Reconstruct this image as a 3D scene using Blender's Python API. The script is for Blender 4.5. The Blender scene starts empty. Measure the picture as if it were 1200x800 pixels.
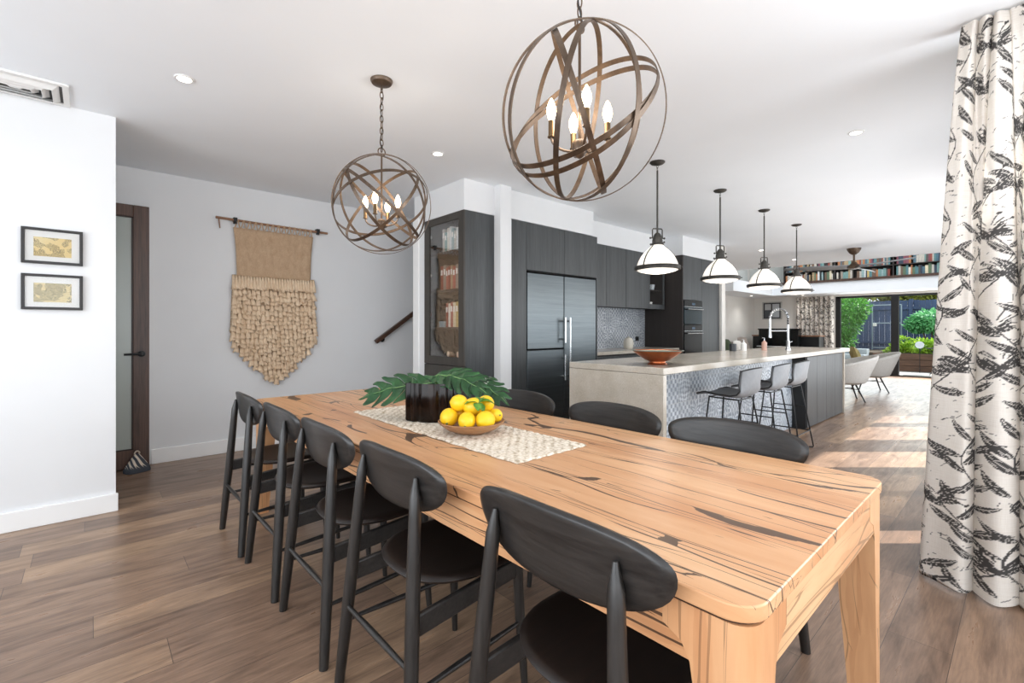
import bpy, math, random
import numpy as np
from mathutils import Vector, Matrix
random.seed(7)
PI = math.pi
SC = bpy.context.scene
COL = SC.collection
H = 1.22                      # camera height
ANG = math.radians(47.87)     # heading from +X
CEIL = 2.638

# ------------------------------------------------------------------ materials
def lin(h):
    h = h.lstrip('#')
    o = []
    for i in (0, 2, 4):
        v = int(h[i:i+2], 16)/255
        o.append(v/12.92 if v <= .04045 else ((v+.055)/1.055)**2.4)
    return (*o, 1.0)

class NT:
    def __init__(s, name):
        s.m = bpy.data.materials.new(name); s.m.use_nodes = True
        s.t = s.m.node_tree; s.b = s.t.nodes['Principled BSDF']
        s.out = s.t.nodes['Material Output']
    def n(s, typ, ins=None, **props):
        nd = s.t.nodes.new(typ)
        for k, v in props.items(): setattr(nd, k, v)
        for k, v in (ins or {}).items(): s.put(nd.inputs[k], v)
        return nd
    def put(s, sock, v):
        if isinstance(v, bpy.types.NodeSocket): s.t.links.new(v, sock)
        else: sock.default_value = v
    def math(s, op, a, b=0.0, c=0.0, clamp=False):
        nd = s.n('ShaderNodeMath', operation=op, use_clamp=clamp)
        for i, v in enumerate((a, b, c)): s.put(nd.inputs[i], v)
        return nd.outputs[0]
    def ramp(s, fac, stops, interp='LINEAR'):
        nd = s.n('ShaderNodeValToRGB'); cr = nd.color_ramp; cr.interpolation = interp
        while len(cr.elements) < len(stops): cr.elements.new(.5)
        for e, (p, c) in zip(cr.elements, stops):
            e.position = p; e.color = c if len(c) == 4 else (*c, 1)
        s.put(nd.inputs[0], fac); return nd.outputs[0]
    def mix(s, fac, a, b, mode='MIX'):
        nd = s.n('ShaderNodeMix', data_type='RGBA', blend_type=mode)
        s.put(nd.inputs[0], fac); s.put(nd.inputs[6], a); s.put(nd.inputs[7], b)
        return nd.outputs[2]
    def coord(s, scale=(1, 1, 1), kind='Object', rot=(0, 0, 0), loc=(0, 0, 0)):
        c = s.n('ShaderNodeTexCoord')
        m = s.n('ShaderNodeMapping'); s.t.links.new(c.outputs[kind], m.inputs[0])
        m.inputs['Scale'].default_value = scale; m.inputs['Rotation'].default_value = rot; m.inputs['Location'].default_value = loc
        return m.outputs[0]
    def noise(s, vec, scale=5, detail=4, rough=.5, dist=0):
        nd = s.n('ShaderNodeTexNoise', {'Vector': vec, 'Scale': scale, 'Detail': detail, 'Roughness': rough, 'Distortion': dist})
        return nd.outputs[0]
    def bump(s, h, strength=.2, dist=.01):
        nd = s.n('ShaderNodeBump', {'Height': h, 'Strength': strength, 'Distance': dist})
        s.t.links.new(nd.outputs[0], s.b.inputs['Normal'])
    def set(s, **k):
        names = dict(color='Base Color', rough='Roughness', metal='Metallic', spec='Specular IOR Level', trans='Transmission Weight',
                     coat='Coat Weight', coatr='Coat Roughness', emis='Emission Color', es='Emission Strength', alpha='Alpha', sheen='Sheen Weight',
                     aniso='Anisotropic', ior='IOR', sss='Subsurface Weight')
        for kk, v in k.items(): s.put(s.b.inputs[names[kk]], v)
        return s

def plain(name, hexc, rough=.5, metal=0, var=.06, scale=8, bump=0, **k):
    t = NT(name); c = lin(hexc)
    nz = t.noise(t.coord(), scale, 3)
    lo = tuple(max(0, v*(1-var)) for v in c[:3]); hi = tuple(min(1, v*(1+var)) for v in c[:3])
    t.set(color=t.ramp(nz, [(.3, lo), (.7, hi)]), rough=rough, metal=metal, **k)
    if bump: t.bump(nz, bump)
    return t.m

def grained(name, dark, light, axis=2, rough=.45, fine=60, stretch=.05, bump=.1, metal=0, spec=.5):
    t = NT(name); sc = [1, 1, 1]; sc[axis] = stretch
    v = t.coord(tuple(sc))
    n1 = t.noise(v, fine, 5, .6); n2 = t.noise(v, fine*.18, 3, .5, .6)
    f = t.math('ADD', t.math('MULTIPLY', n1, .55), t.math('MULTIPLY', n2, .45))
    t.set(color=t.ramp(f, [(.33, lin(dark)), (.68, lin(light))]), rough=rough, metal=metal, spec=spec)
    if bump: t.bump(n1, bump, .002)
    return t.m

def emit(name, hexc, strength):
    t = NT(name); t.set(color=lin(hexc), emis=lin(hexc), es=strength, rough=.4); return t.m

M = {}
M['wall'] = plain('white_wall_paint', '#e2e3e4', .85, var=.012, scale=3)
M['wall_cream'] = plain('warm_white_paint', '#e6e3dd', .85, var=.012, scale=3)
M['ceil'] = plain('ceiling_paint', '#eff3f7', .9, var=.01, scale=2)
M['trim'] = plain('white_trim_gloss', '#f2f2f1', .4, var=.01)
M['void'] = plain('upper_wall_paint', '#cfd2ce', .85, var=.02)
M['black_wood'] = grained('black_stained_ash', '#131211', '#33302e', 2, .3, 90, .06, .25)
M['black_wood_h'] = grained('black_stained_ash_flat', '#141313', '#34312f', 1, .32, 90, .06, .25)
M['seat_dark'] = grained('espresso_seat_veneer', '#140e0b', '#241a15', 0, .42, 70, .05, .12)
M['cab'] = grained('charcoal_cabinet_laminate', '#343637', '#4d5052', 2, .42, 110, .04, .08)
M['cab_dark'] = grained('brown_black_cabinet_panel', '#241f1d', '#332c29', 2, .5, 110, .04, .05)
M['cab_front'] = grained('bookcase_front_laminate', '#37332f', '#45413c', 2, .45, 110, .04, .05)
M['black'] = plain('black_satin', '#101011', .45)
M['gap'] = plain('shadow_gap_black', '#060606', .8)
M['blackmetal'] = plain('black_powder_coat', '#17181a', .42, .3)
M['bronze'] = grained('aged_bronze', '#42352b', '#715e4d', 2, .38, 40, .3, .05, .55)
M['gunmetal'] = grained('aged_zinc', '#3a3835', '#5d5a55', 2, .4, 40, .3, .05, .65)
M['steel'] = grained('brushed_steel', '#62686b', '#737a7d', 0, .36, 160, .02, .0, .9)
M['chrome'] = plain('polished_chrome', '#d8dadc', .1, 1, var=.02)
M['stainless'] = plain('satin_handle_steel', '#c9cccd', .25, 1, var=.03)
M['opal'] = emit('lit_opal_glass', '#fbf4ea', .55)
M['bulb'] = emit('lit_candle_bulb', '#ffdcaa', 14)
M['led'] = emit('lit_downlight', '#fff6e6', 12)
M['candle'] = grained('antique_brass_sleeve', '#4a3a28', '#7a6245', 2, .35, 30, .3, 0, .8)
M['leather'] = plain('grey_leatherette', '#56585b', .55, var=.08, scale=30, bump=.08)
M['leather_back'] = plain('pale_grey_leatherette', '#8a8d91', .5, var=.06, scale=30, bump=.08)
M['tub'] = plain('pale_grey_upholstery', '#b8b6b2', .9, var=.06, scale=60, bump=.15)
M['cushion_olive'] = plain('olive_cushion_cloth', '#9a8d5e', .95, var=.2, scale=14, bump=.2)
M['cushion_white'] = plain('white_cushion_cloth', '#e6e3dc', .95, var=.04, scale=40, bump=.2)
M['cushion_green'] = plain('dark_green_cushion_cloth', '#3e4a33', .95, var=.1, scale=40, bump=.2)
M['taupe'] = plain('taupe_sofa_cloth', '#8b8078', .95, var=.06, scale=60, bump=.2)
M['lemon'] = plain('lemon_peel', '#f2c51f', .38, var=.1, scale=6)
M['stem'] = plain('dry_stem', '#6d7440', .7)
M['jute'] = grained('jute_weave', '#ad9072', '#c8ab8d', 2, .95, 140, .5, .5)
M['jute_l'] = grained('raffia_fringe', '#cdae8c', '#f2dcc0', 2, .9, 120, .08, .5)
M['rod'] = grained('bamboo_rod', '#6b4a35', '#a3785a', 0, .5, 60, .1, .1)
M['hand'] = grained('walnut_rail', '#2a1a13', '#573a2a', 0, .35, 80, .06, .05)
M['door'] = grained('walnut_door', '#3a2820', '#664a3c', 2, .42, 90, .05, .1)
M['stone'] = None
M['copper'] = plain('copper', '#b4673f', .33, .85, var=.18, scale=18)
M['patina'] = plain('green_patina', '#7d8a80', .5, .4, var=.2, scale=20)
M['bowlwood'] = grained('acacia_bowl', '#8a5d3a', '#c99a6c', 0, .4, 24, .15, .05)
M['pinkglass'] = plain('pink_soap', '#c69c8c', .2, var=.02)
M['ceramic'] = plain('ivory_ceramic', '#d9d3c6', .35, var=.05, scale=25)
M['white'] = plain('white_plastic', '#ededeb', .4, var=.01)
M['paper'] = plain('book_pages', '#d9d2c0', .9, var=.08, scale=60)
M['mat_board'] = plain('white_mount_board', '#efeeea', .8, var=.01)
M['frame_black'] = plain('dark_picture_frame', '#1f1b1a', .4)
M['frame_silver'] = plain('silver_picture_frame', '#b9b8b4', .4, .5)
M['fence'] = grained('blue_grey_fence_paint', '#2e3d5a', '#465a7e', 2, .7, 40, .08, .2)
M['gate'] = plain('galvanised_gate_tube', '#8fa0aa', .45, .5)
M['sleeper'] = grained('timber_sleeper', '#3d2c22', '#6e5241', 1, .8, 30, .1, .3)
M['paver'] = plain('pale_pavers', '#b9b9b4', .8, var=.1, scale=3, bump=.1)
M['step'] = plain('blue_stone_step', '#8c979d', .7, var=.1, scale=5)
M['soil'] = plain('garden_soil', '#4a4034', .95, var=.2, scale=6, bump=.3)
M['trunk'] = grained('bark', '#4b3d30', '#7d6a55', 2, .9, 30, .2, .4)
M['disc'] = plain('pale_disc', '#c9d2dc', .35, .2)
M['vent_w'] = plain('white_vent_metal', '#e6e6e4', .5, var=.01)

def leafmat(name, a, b, c=None, spec=.4, rough=.45, transl=.25, scale=5):
    t = NT(name)
    nz = t.noise(t.coord(), scale, 3, .6)
    stops = [(.3, lin(a)), (.62, lin(b))]
    if c: stops.append((.8, lin(c)))
    t.set(color=t.ramp(nz, stops), rough=rough, spec=spec)
    tr = t.n('ShaderNodeBsdfTranslucent', {'Color': t.ramp(nz, stops)})
    mx = t.n('ShaderNodeMixShader', {0: transl, 1: t.b.outputs[0], 2: tr.outputs[0]})
    t.t.links.new(mx.outputs[0], t.out.inputs[0])
    return t.m
M['leaf'] = leafmat('monstera_green', '#14321c', '#2f5a33', '#4b7a45', rough=.32, transl=.12, scale=12)
M['leaf_l'] = leafmat('lemon_leaf_green', '#3f7a28', '#79a83e', rough=.4, scale=30)
M['fol1'] = leafmat('garden_green', '#2f6a28', '#66ab4a', '#a9d873', scale=9)
M['fol2'] = leafmat('fresh_green', '#3f8a55', '#7dc486', '#bfe8b0', scale=9)
M['fol3'] = leafmat('lime_hedge_green', '#5f9226', '#a7cb45', '#e3e46c', scale=7)
M['fol4'] = leafmat('olive_distance_green', '#6d7a32', '#a3a850', '#d6cf8a', scale=3)

# glass: thin clear pane
def pane(name, tint=(1, 1, 1), f0=.06, rough=0.0, mult=.6):
    t = NT(name)
    tr = t.n('ShaderNodeBsdfTransparent', {'Color': (*tint, 1)})
    gl = t.n('ShaderNodeBsdfGlossy', {'Color': (1, 1, 1, 1), 'Roughness': rough})
    fr = t.n('ShaderNodeFresnel', {'IOR': 1.5})
    fac = t.math('ADD', t.math('MULTIPLY', fr.outputs[0], mult), f0 - .05, clamp=True)
    mx = t.n('ShaderNodeMixShader', {0: fac, 1: tr.outputs[0], 2: gl.outputs[0]})
    t.t.links.new(mx.outputs[0], t.out.inputs[0]); return t.m
M['glass'] = pane('clear_glass')
M['glass_book'] = pane('cabinet_glass', (1, .99, .98), .05, mult=.32)
M['glass_tint'] = pane('grey_tinted_glass', (.62, .63, .64))
M['glass_art'] = pane('picture_glass', (1, 1, 1), .045)
t = NT('frosted_door_glass'); t.set(color=lin('#b9c0b8'), rough=.22, spec=.6, trans=.25); M['frost'] = t.m
t = NT('smoked_ribbed_glass'); nz = t.noise(t.coord((1, 1, .15)), 30, 3)
t.set(color=t.ramp(nz, [(.3, lin('#070403')), (.7, lin('#22150e'))]), rough=.14, spec=.22); M['smoke'] = t.m
t = NT('oven_black_glass'); t.set(color=lin('#0a0c0d'), rough=.12, spec=.25); M['ovenglass'] = t.m
t = NT('mirror_oven_glass'); t.set(color=lin('#27343a'), rough=.06, metal=.7); M['ovenmirror'] = t.m

# stone
t = NT('speckled_stone'); v = t.coord()
n1 = t.noise(v, 5, 6, .65); n2 = t.noise(v, 120, 2); vo = t.n('ShaderNodeTexVoronoi', {'Vector': v, 'Scale': 70})
base = t.ramp(n1, [(.3, lin('#b9b0a1')), (.55, lin('#c6beb1')), (.75, lin('#d2ccc2'))])
sp = t.math('LESS_THAN', vo.outputs['Distance'], .17)
base = t.mix(t.math('MULTIPLY', sp, .45), base, lin('#8d7f6b'))
base = t.mix(t.math('MULTIPLY', t.math('GREATER_THAN', n2, .62), .35), base, lin('#e6e0d6'))
t.set(color=base, rough=.17, spec=.5); M['stone'] = t.m

# floor boards
t = NT('oak_floor_boards'); v = t.coord()
sp = t.n('ShaderNodeSeparateXYZ', {0: v})
row = t.math('FLOOR', t.math('DIVIDE', sp.outputs[1], .19))
rn_ = t.n('ShaderNodeTexWhiteNoise', {'W': row}, noise_dimensions='1D')
vb = t.n('ShaderNodeCombineXYZ', {0: t.math('ADD', sp.outputs[0], t.math('MULTIPLY', rn_.outputs[0], 9.5)), 1: sp.outputs[1], 2: 0.0}).outputs[0]
br = t.n('ShaderNodeTexBrick', {'Vector': vb, 'Color1': (0, 0, 0, 1), 'Color2': (1, 1, 1, 1), 'Mortar': (.5, .5, .5, 1), 'Scale': 1.0,
     'Mortar Size': .0012, 'Mortar Smooth': .1, 'Bias': 0.0, 'Brick Width': 1.9, 'Row Height': .19}, offset=0.0, offset_frequency=2)
tone = t.ramp(br.outputs['Color'], [(0, lin('#826e60')), (.5, lin('#937d6d')), (1, lin('#ac947d'))])
g1 = t.noise(t.coord((.9, 5.5, 1)), 3.0, 6, .6, .6); g2 = t.noise(t.coord((2.2, 30, 1)), 4, 4, .6)
col = t.mix(.85, tone, t.ramp(g1, [(.28, lin('#7a706b')), (.45, lin('#aaa29b')), (.62, lin('#c4bcb4')), (.8, lin('#dbd0c2'))]), 'OVERLAY')
col = t.mix(.35, col, t.ramp(g2, [(.3, lin('#6a625c')), (.7, lin('#c9c4be'))]), 'OVERLAY')
kn = t.noise(t.coord((1.1, 4.2, 1), loc=(3, 1, 0)), 2.4, 3, .5)
col = t.mix(t.ramp(kn, [(.66, (0, 0, 0)), (.78, (.55, .55, .55))]), col, lin('#5b4a42'))
col = t.mix(br.outputs['Fac'], col, lin('#4e4038'))
t.set(color=col, rough=t.ramp(g1, [(.3, (.36, .36, .36)), (.8, (.24, .24, .24))]), spec=.42)
t.bump(t.math('SUBTRACT', t.math('MULTIPLY', g2, .2), br.outputs['Fac']), .18, .002); M['floor'] = t.m

# table timber: honey hardwood with dark gum veins, grain along local Y
def tabletimber(name, axis='y', veins=1.0):
    t = NT(name)
    def sc(a, l): return {'y': (a, l, a), 'x': (l, a, a), 'z': (a, a, l)}[axis]
    v = t.coord(sc(1, .12))
    g = t.noise(v, 26, 6, .6, .4); big = t.noise(t.coord(sc(1, .22)), 5, 3, .5, .8)
    f = t.math('ADD', t.math('MULTIPLY', g, .4), t.math('MULTIPLY', big, .6))
    col = t.ramp(f, [(.3, lin('#b57b50')), (.46, lin('#cd976a')), (.6, lin('#dbad82')), (.75, lin('#e7c29b'))])
    # staves
    a = {'y': 0, 'x': 1, 'z': 0}[axis]
    sep = t.n('ShaderNodeSeparateXYZ', {0: t.coord()})
    st = t.math('FLOOR', t.math('DIVIDE', sep.outputs[a], .13))
    wn = t.n('ShaderNodeTexWhiteNoise', {'W': st}, noise_dimensions='1D')
    col = t.mix(.35, col, t.ramp(wn.outputs[0], [(0, lin('#c08a61')), (.5, lin('#d3a277')), (1, lin('#e5bf95'))]))
    # distortion
    nd = t.n('ShaderNodeTexNoise', {'Vector': t.coord(sc(1, .35)), 'Scale': 2.2, 'Detail': 2})
    off = t.n('ShaderNodeVectorMath', {0: nd.outputs[1], 1: (.5, .5, .5)}, operation='SUBTRACT')
    sca = t.n('ShaderNodeVectorMath', {0: off.outputs[0], 'Scale': 1.15}, operation='SCALE')
    def veinlayer(s, l, w, thr, loc):
        vec = t.n('ShaderNodeVectorMath', {0: t.coord(sc(s, l), loc=loc), 1: sca.outputs[0]}, operation='ADD').outputs[0]
        vo = t.n('ShaderNodeTexVoronoi', {'Vector': vec, 'Scale': 1.0}, feature='DISTANCE_TO_EDGE', voronoi_dimensions='3D')
        mk = t.noise(t.coord(sc(s*.8, l*2.2), loc=loc), 1.2, 4, .6)
        wd = t.math('MINIMUM', t.math('MULTIPLY', t.math('SUBTRACT', mk, thr, clamp=True), w), .017)
        return t.math('MULTIPLY', t.math('LESS_THAN', vo.outputs['Distance'], wd), 1.0)
    a1 = veinlayer(6.0, .42, .085, .40, (0, 0, 0)); a2 = veinlayer(10, .6, .12, .46, (5, 3, 1)); a3 = veinlayer(15, .3, .1, .47, (9, 7, 2))
    # short dark kino flecks
    fl = t.noise(t.coord(sc(44, 5.5), loc=(2, 4, 6)), 1.4, 2, .5, .3)
    a4 = t.math('GREATER_THAN', fl, .765)
    vv = t.math('MAXIMUM', t.math('MAXIMUM', a1, a2), t.math('MAXIMUM', a3, a4))
    halo = t.math('GREATER_THAN', t.noise(t.coord(sc(7, .6), loc=(1, 1, 1)), 1.3, 4, .6), .6)
    col = t.mix(t.math('MULTIPLY', halo, .18), col, lin('#9b5f38'))
    col = t.mix(t.math('MULTIPLY', vv, .88*veins), col, lin('#33231b'))
    t.set(color=col, rough=.36, spec=.45); t.bump(t.math('SUBTRACT', g, vv), .08, .002)
    return t.m
M['table_y'] = tabletimber('gum_veined_timber_long', 'y')
M['table_x'] = tabletimber('gum_veined_timber_end', 'x', .5)
M['table_z'] = tabletimber('gum_veined_timber_leg', 'z', .45)

# patterned tiles: grid on the (a, b) object axes
def tilemat(name, a, b, size, c0, c1, c2):
    t = NT(name)
    sep = t.n('ShaderNodeSeparateXYZ', {0: t.coord()})
    u = t.math('DIVIDE', sep.outputs[a], size); v = t.math('DIVIDE', sep.outputs[b], size)
    iu = t.math('FLOOR', u); iv = t.math('FLOOR', v)
    fu = t.math('SUBTRACT', t.math('FRACT', u), .5); fv = t.math('SUBTRACT', t.math('FRACT', v), .5)
    wn = t.n('ShaderNodeTexWhiteNoise', {0: t.n('ShaderNodeCombineXYZ', {0: iu, 1: iv}).outputs[0]}, noise_dimensions='2D')
    r = wn.outputs[0]
    au = t.math('ABSOLUTE', fu); av = t.math('ABSOLUTE', fv)
    rad = t.math('SQRT', t.math('ADD', t.math('MULTIPLY', fu, fu), t.math('MULTIPLY', fv, fv)))
    th = t.math('ARCTAN2', fv, fu)
    man = t.math('ADD', au, av)
    k = t.math('ADD', t.math('MULTIPLY', t.math('FLOOR', t.math('MULTIPLY', r, 5.0)), 4.0), 12.0)
    p1 = t.math('SINE', t.math('ADD', t.math('MULTIPLY', rad, k), t.math('MULTIPLY', t.math('COSINE', t.math('MULTIPLY', th, 8)), 2.2)))
    p2 = t.math('MULTIPLY', t.math('SINE', t.math('MULTIPLY', man, k)), t.math('COSINE', t.math('MULTIPLY', t.math('SUBTRACT', au, av), 13)))
    p3 = t.math('MULTIPLY', t.math('SINE', t.math('MULTIPLY', fu, 19)), t.math('SINE', t.math('MULTIPLY', fv, 19)))
    s1 = t.math('LESS_THAN', r, .4); s2 = t.math('GREATER_THAN', r, .75)
    p = t.math('ADD', t.math('ADD', t.math('MULTIPLY', p1, s1), t.math('MULTIPLY', p3, s2)),
               t.math('MULTIPLY', p2, t.math('SUBTRACT', t.math('SUBTRACT', 1.0, s1), s2)))
    pat = t.ramp(t.math('ADD', t.math('MULTIPLY', p, .5), .5), [(.35, (0, 0, 0)), (.6, (1, 1, 1))])
    bas = t.mix(wn.outputs[1], lin(c0), lin(c2))
    wear = t.noise(t.coord(), 9, 5, .7)
    col = t.mix(t.math('MULTIPLY', pat, t.ramp(wear, [(.3, (.15, .15, .15)), (.62, (.95, .95, .95))])), bas, lin(c1))
    gr = t.math('GREATER_THAN', t.math('MAXIMUM', au, av), .488)
    col = t.mix(gr, col, lin('#b7bcc0'))
    t.set(color=col, rough=.35); return t.m
M['tile_i'] = tilemat('island_patterned_tile', 0, 2, .2, '#74808e', '#d6dde4', '#9fa8b1')
M['tile_s'] = tilemat('splashback_patterned_tile', 0, 2, .2, '#777d87', '#d2d6da', '#999fa6')

# drawing paper with ink scribbles
def artmat(name, seed, paper, ink, amt):
    t = NT(name); v = t.coord((1, 1, 1), loc=(seed, seed*.7, seed*1.3))
    nd = t.n('ShaderNodeTexNoise', {'Vector': v, 'Scale': 14, 'Detail': 3})
    wv = t.n('ShaderNodeTexVoronoi', {'Vector': t.n('ShaderNodeVectorMath', {0: v, 1: nd.outputs[1]}, operation='ADD').outputs[0], 'Scale': 34.0}, feature='DISTANCE_TO_EDGE')
    mk = t.math('GREATER_THAN', t.noise(v, 22, 2), .47)
    ln = t.math('MULTIPLY', t.math('LESS_THAN', wv.outputs['Distance'], .11), mk)
    col = t.mix(t.math('MULTIPLY', ln, amt), t.ramp(t.noise(v, 6, 3), [(.3, lin(paper)), (.7, lin('#ead9a6'))]), lin(ink))
    t.set(color=col, rough=.8); return t.m
M['art1'] = artmat('ink_drawing_paper', 1.0, '#e6c77e', '#5b4630', .75)
M['art2'] = artmat('pencil_drawing_paper', 4.0, '#dccb9b', '#5d5a42', .85)

# runner crochet
t = NT('crochet_cotton'); v = t.coord()
vo = t.n('ShaderNodeTexVoronoi', {'Vector': t.coord((1, 1, 0)), 'Scale': 85})
nz = t.noise(v, 30, 4)
ck = t.n('ShaderNodeTexWave', {'Vector': t.coord((1, 1, 0), rot=(0, 0, .785)), 'Scale': 9.0, 'Distortion': 1.5}).outputs[1]
col = t.ramp(t.math('ADD', t.math('MULTIPLY', vo.outputs['Distance'], .8), t.math('MULTIPLY', ck, .25)), [(.1, lin('#f1e9dd')), (.6, lin('#dccfbc')), (.95, lin('#a8967c'))])
t.set(color=col, rough=.95); t.bump(t.math('SUBTRACT', 1.0, vo.outputs['Distance']), .6, .006); M['crochet'] = t.m

# doorstop cloth
t = NT('slate_cream_doorstop_cloth'); v = t.coord((1, 1, 1), rot=(.5, .4, .6))
wv = t.n('ShaderNodeTexWave', {'Vector': v, 'Scale': 9.0, 'Distortion': 3.0, 'Detail': 1.0}, wave_type='BANDS')
sp = t.n('ShaderNodeSeparateXYZ', {0: t.coord()})
top = t.ramp(t.math('ADD', sp.outputs[2], t.math('MULTIPLY', wv.outputs[1], .05)), [(.055, (0, 0, 0)), (.065, (1, 1, 1))])
f = t.math('MULTIPLY', top, t.ramp(wv.outputs[1], [(.42, (1, 1, 1)), (.5, (0, 0, 0))]))
t.set(color=t.mix(f, lin('#3f434b'), lin('#d8ccbb')), rough=.9); M['stop'] = t.m

# botanical linen, read from a point colour attribute
t = NT('botanical_print_linen')
at = t.n('ShaderNodeAttribute', attribute_name='print')
wv1 = t.noise(t.coord((1, 1, 40)), 12, 2); wv2 = t.noise(t.coord((60, 60, 1)), 12, 2)
cloth = t.ramp(t.math('ADD', t.math('MULTIPLY', wv1, .5), t.math('MULTIPLY', wv2, .5)), [(.3, lin('#ded6cc')), (.7, lin('#f0ebe4'))])
colr = t.mix(t.math('MULTIPLY', at.outputs['Fac'], .95), cloth, lin('#2f2d2e'))
t.set(color=colr, rough=.95)
tr = t.n('ShaderNodeBsdfTranslucent', {'Color': colr})
mx = t.n('ShaderNodeMixShader', {0: .22, 1: t.b.outputs[0], 2: tr.outputs[0]})
t.t.links.new(mx.outputs[0], t.out.inputs[0]); M['linen'] = t.m

BOOKC = ['#a8402f', '#c9743a', '#d9b45a', '#e3ddcd', '#8fb3b5', '#3f6f86', '#2b3f5a', '#5d7f5b', '#7b5a43', '#c7c1b4', '#57544f', '#933f52', '#dfe6e6', '#b79a6b', '#6fa5a0', '#28282b', '#e8d9b0', '#4b8a8f', '#9c8f80', '#c95d4a']
BOOKN = ['brick red', 'orange', 'mustard', 'ivory', 'pale teal', 'blue', 'navy', 'sage green', 'brown', 'stone grey', 'charcoal', 'plum', 'white', 'tan', 'aqua', 'black', 'cream', 'teal', 'taupe', 'coral']
def muted(c):
    v = [int(c[i:i+2], 16) for i in (1, 3, 5)]; g = sum(v)/3
    return '#%02x%02x%02x' % tuple(int(min(255, (x*.72+g*.28)*.95)) for x in v)
BM = [plain('book_cover_' + n.replace(' ', '_'), muted(c), .55, var=.12, scale=40) for c, n in zip(BOOKC, BOOKN)]

# ------------------------------------------------------------------ mesh builder
class MB:
    def __init__(s): s.v = []; s.f = []; s.mi = []; s.cur = 0; s.crease = None
    def add(s, vs, fs):
        b = len(s.v); s.v += [tuple(p) for p in vs]
        s.f += [tuple(i+b for i in f) for f in fs]; s.mi += [s.cur]*len(fs); return s
    def box(s, x0, x1, y0, y1, z0, z1):
        if x0 > x1: x0, x1 = x1, x0
        if y0 > y1: y0, y1 = y1, y0
        if z0 > z1: z0, z1 = z1, z0
        return s.add([(x0,y0,z0),(x1,y0,z0),(x1,y1,z0),(x0,y1,z0),(x0,y0,z1),(x1,y0,z1),(x1,y1,z1),(x0,y1,z1)],
                     [(3,2,1,0),(4,5,6,7),(0,1,5,4),(1,2,6,5),(2,3,7,6),(3,0,4,7)])
    def obox(s, c, u, v, w):
        """box from centre and three half-axis vectors"""
        c, u, v, w = map(Vector, (c, u, v, w))
        if u.cross(v).dot(w) < 0: w = -w
        P = [c-u-v-w, c+u-v-w, c+u+v-w, c-u+v-w, c-u-v+w, c+u-v+w, c+u+v+w, c-u+v+w]
        return s.add(P, [(3,2,1,0),(4,5,6,7),(0,1,5,4),(1,2,6,5),(2,3,7,6),(3,0,4,7)])
    def tube(s, pts, r, n=10, cap=True, closed=False, flat=None):
        pts = [Vector(p) for p in pts]; m = len(pts)
        rs = r if isinstance(r, (list, tuple)) else [r]*m
        vs = []; up = None
        for i, p in enumerate(pts):
            if closed: t = pts[(i+1) % m]-pts[i-1]
            else: t = pts[min(i+1, m-1)]-pts[max(i-1, 0)]
            t.normalize()
            if up is None:
                up = Vector((0, 0, 1)) if abs(t.z) < .9 else Vector((1, 0, 0))
            a = t.cross(up).normalized(); b = a.cross(t).normalized(); up = b
            for k in range(n):
                q = 2*PI*k/n
                vs.append(p + (a*math.cos(q) + b*math.sin(q))*rs[i])
        fs = []
        for i in range(m if closed else m-1):
            j = (i+1) % m
            for k in range(n):
                l = (k+1) % n
                fs.append((i*n+k, j*n+k, j*n+l, i*n+l)[::-1])
        if cap and not closed:
            fs.append(tuple(range(n))); fs.append(tuple((m-1)*n+k for k in range(n))[::-1])
        return s.add(vs, fs)
    def lathe(s, prof, n=32, c=(0, 0, 0)):
        """profile [(r,z)...] around Z; a radius of 0 closes the end"""
        vs = []; fs = []; idx = []
        for r, z in prof:
            if r < 1e-6:
                idx.append([len(vs)]); vs.append((c[0], c[1], c[2]+z))
            else:
                idx.append(list(range(len(vs), len(vs)+n)))
                vs += [(c[0]+r*math.cos(2*PI*k/n), c[1]+r*math.sin(2*PI*k/n), c[2]+z) for k in range(n)]
        for a, b in zip(idx, idx[1:]):
            for k in range(n):
                l = (k+1) % n
                if len(a) == 1 and len(b) == 1: continue
                if len(a) == 1: fs.append((a[0], b[k], b[l])[::-1])
                elif len(b) == 1: fs.append((a[k], a[l], b[0]))
                else: fs.append((a[k], a[l], b[l], b[k]))
        return s.add(vs, fs)
    def grid(s, P, closeu=False, closev=False):
        nu, nv = len(P), len(P[0]); vs = [p for row in P for p in row]; fs = []
        for i in range(nu if closeu else nu-1):
            for j in range(nv if closev else nv-1):
                a, b = i, (i+1) % nu; c, d = j, (j+1) % nv
                fs.append((a*nv+c, b*nv+c, b*nv+d, a*nv+d))
        return s.add(vs, fs)
    def prism(s, poly, z0, z1):
        n = len(poly); vs = [(x, y, z0) for x, y in poly]+[(x, y, z1) for x, y in poly]
        fs = [tuple(range(n))[::-1], tuple(range(n, 2*n))]+[(i, (i+1) % n, n+(i+1) % n, n+i) for i in range(n)]
        return s.add(vs, fs)
    def ball(s, c, r, n=16, m=10):
        rx, ry, rz = r if isinstance(r, (tuple, list)) else (r, r, r)
        b0 = len(s.v); s.lathe([(math.sin(PI*i/m), -math.cos(PI*i/m)) for i in range(m+1)], n)
        for i in range(b0, len(s.v)):
            x, y, z = s.v[i]; s.v[i] = (c[0]+x*rx, c[1]+y*ry, c[2]+z*rz)
        return s

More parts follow.
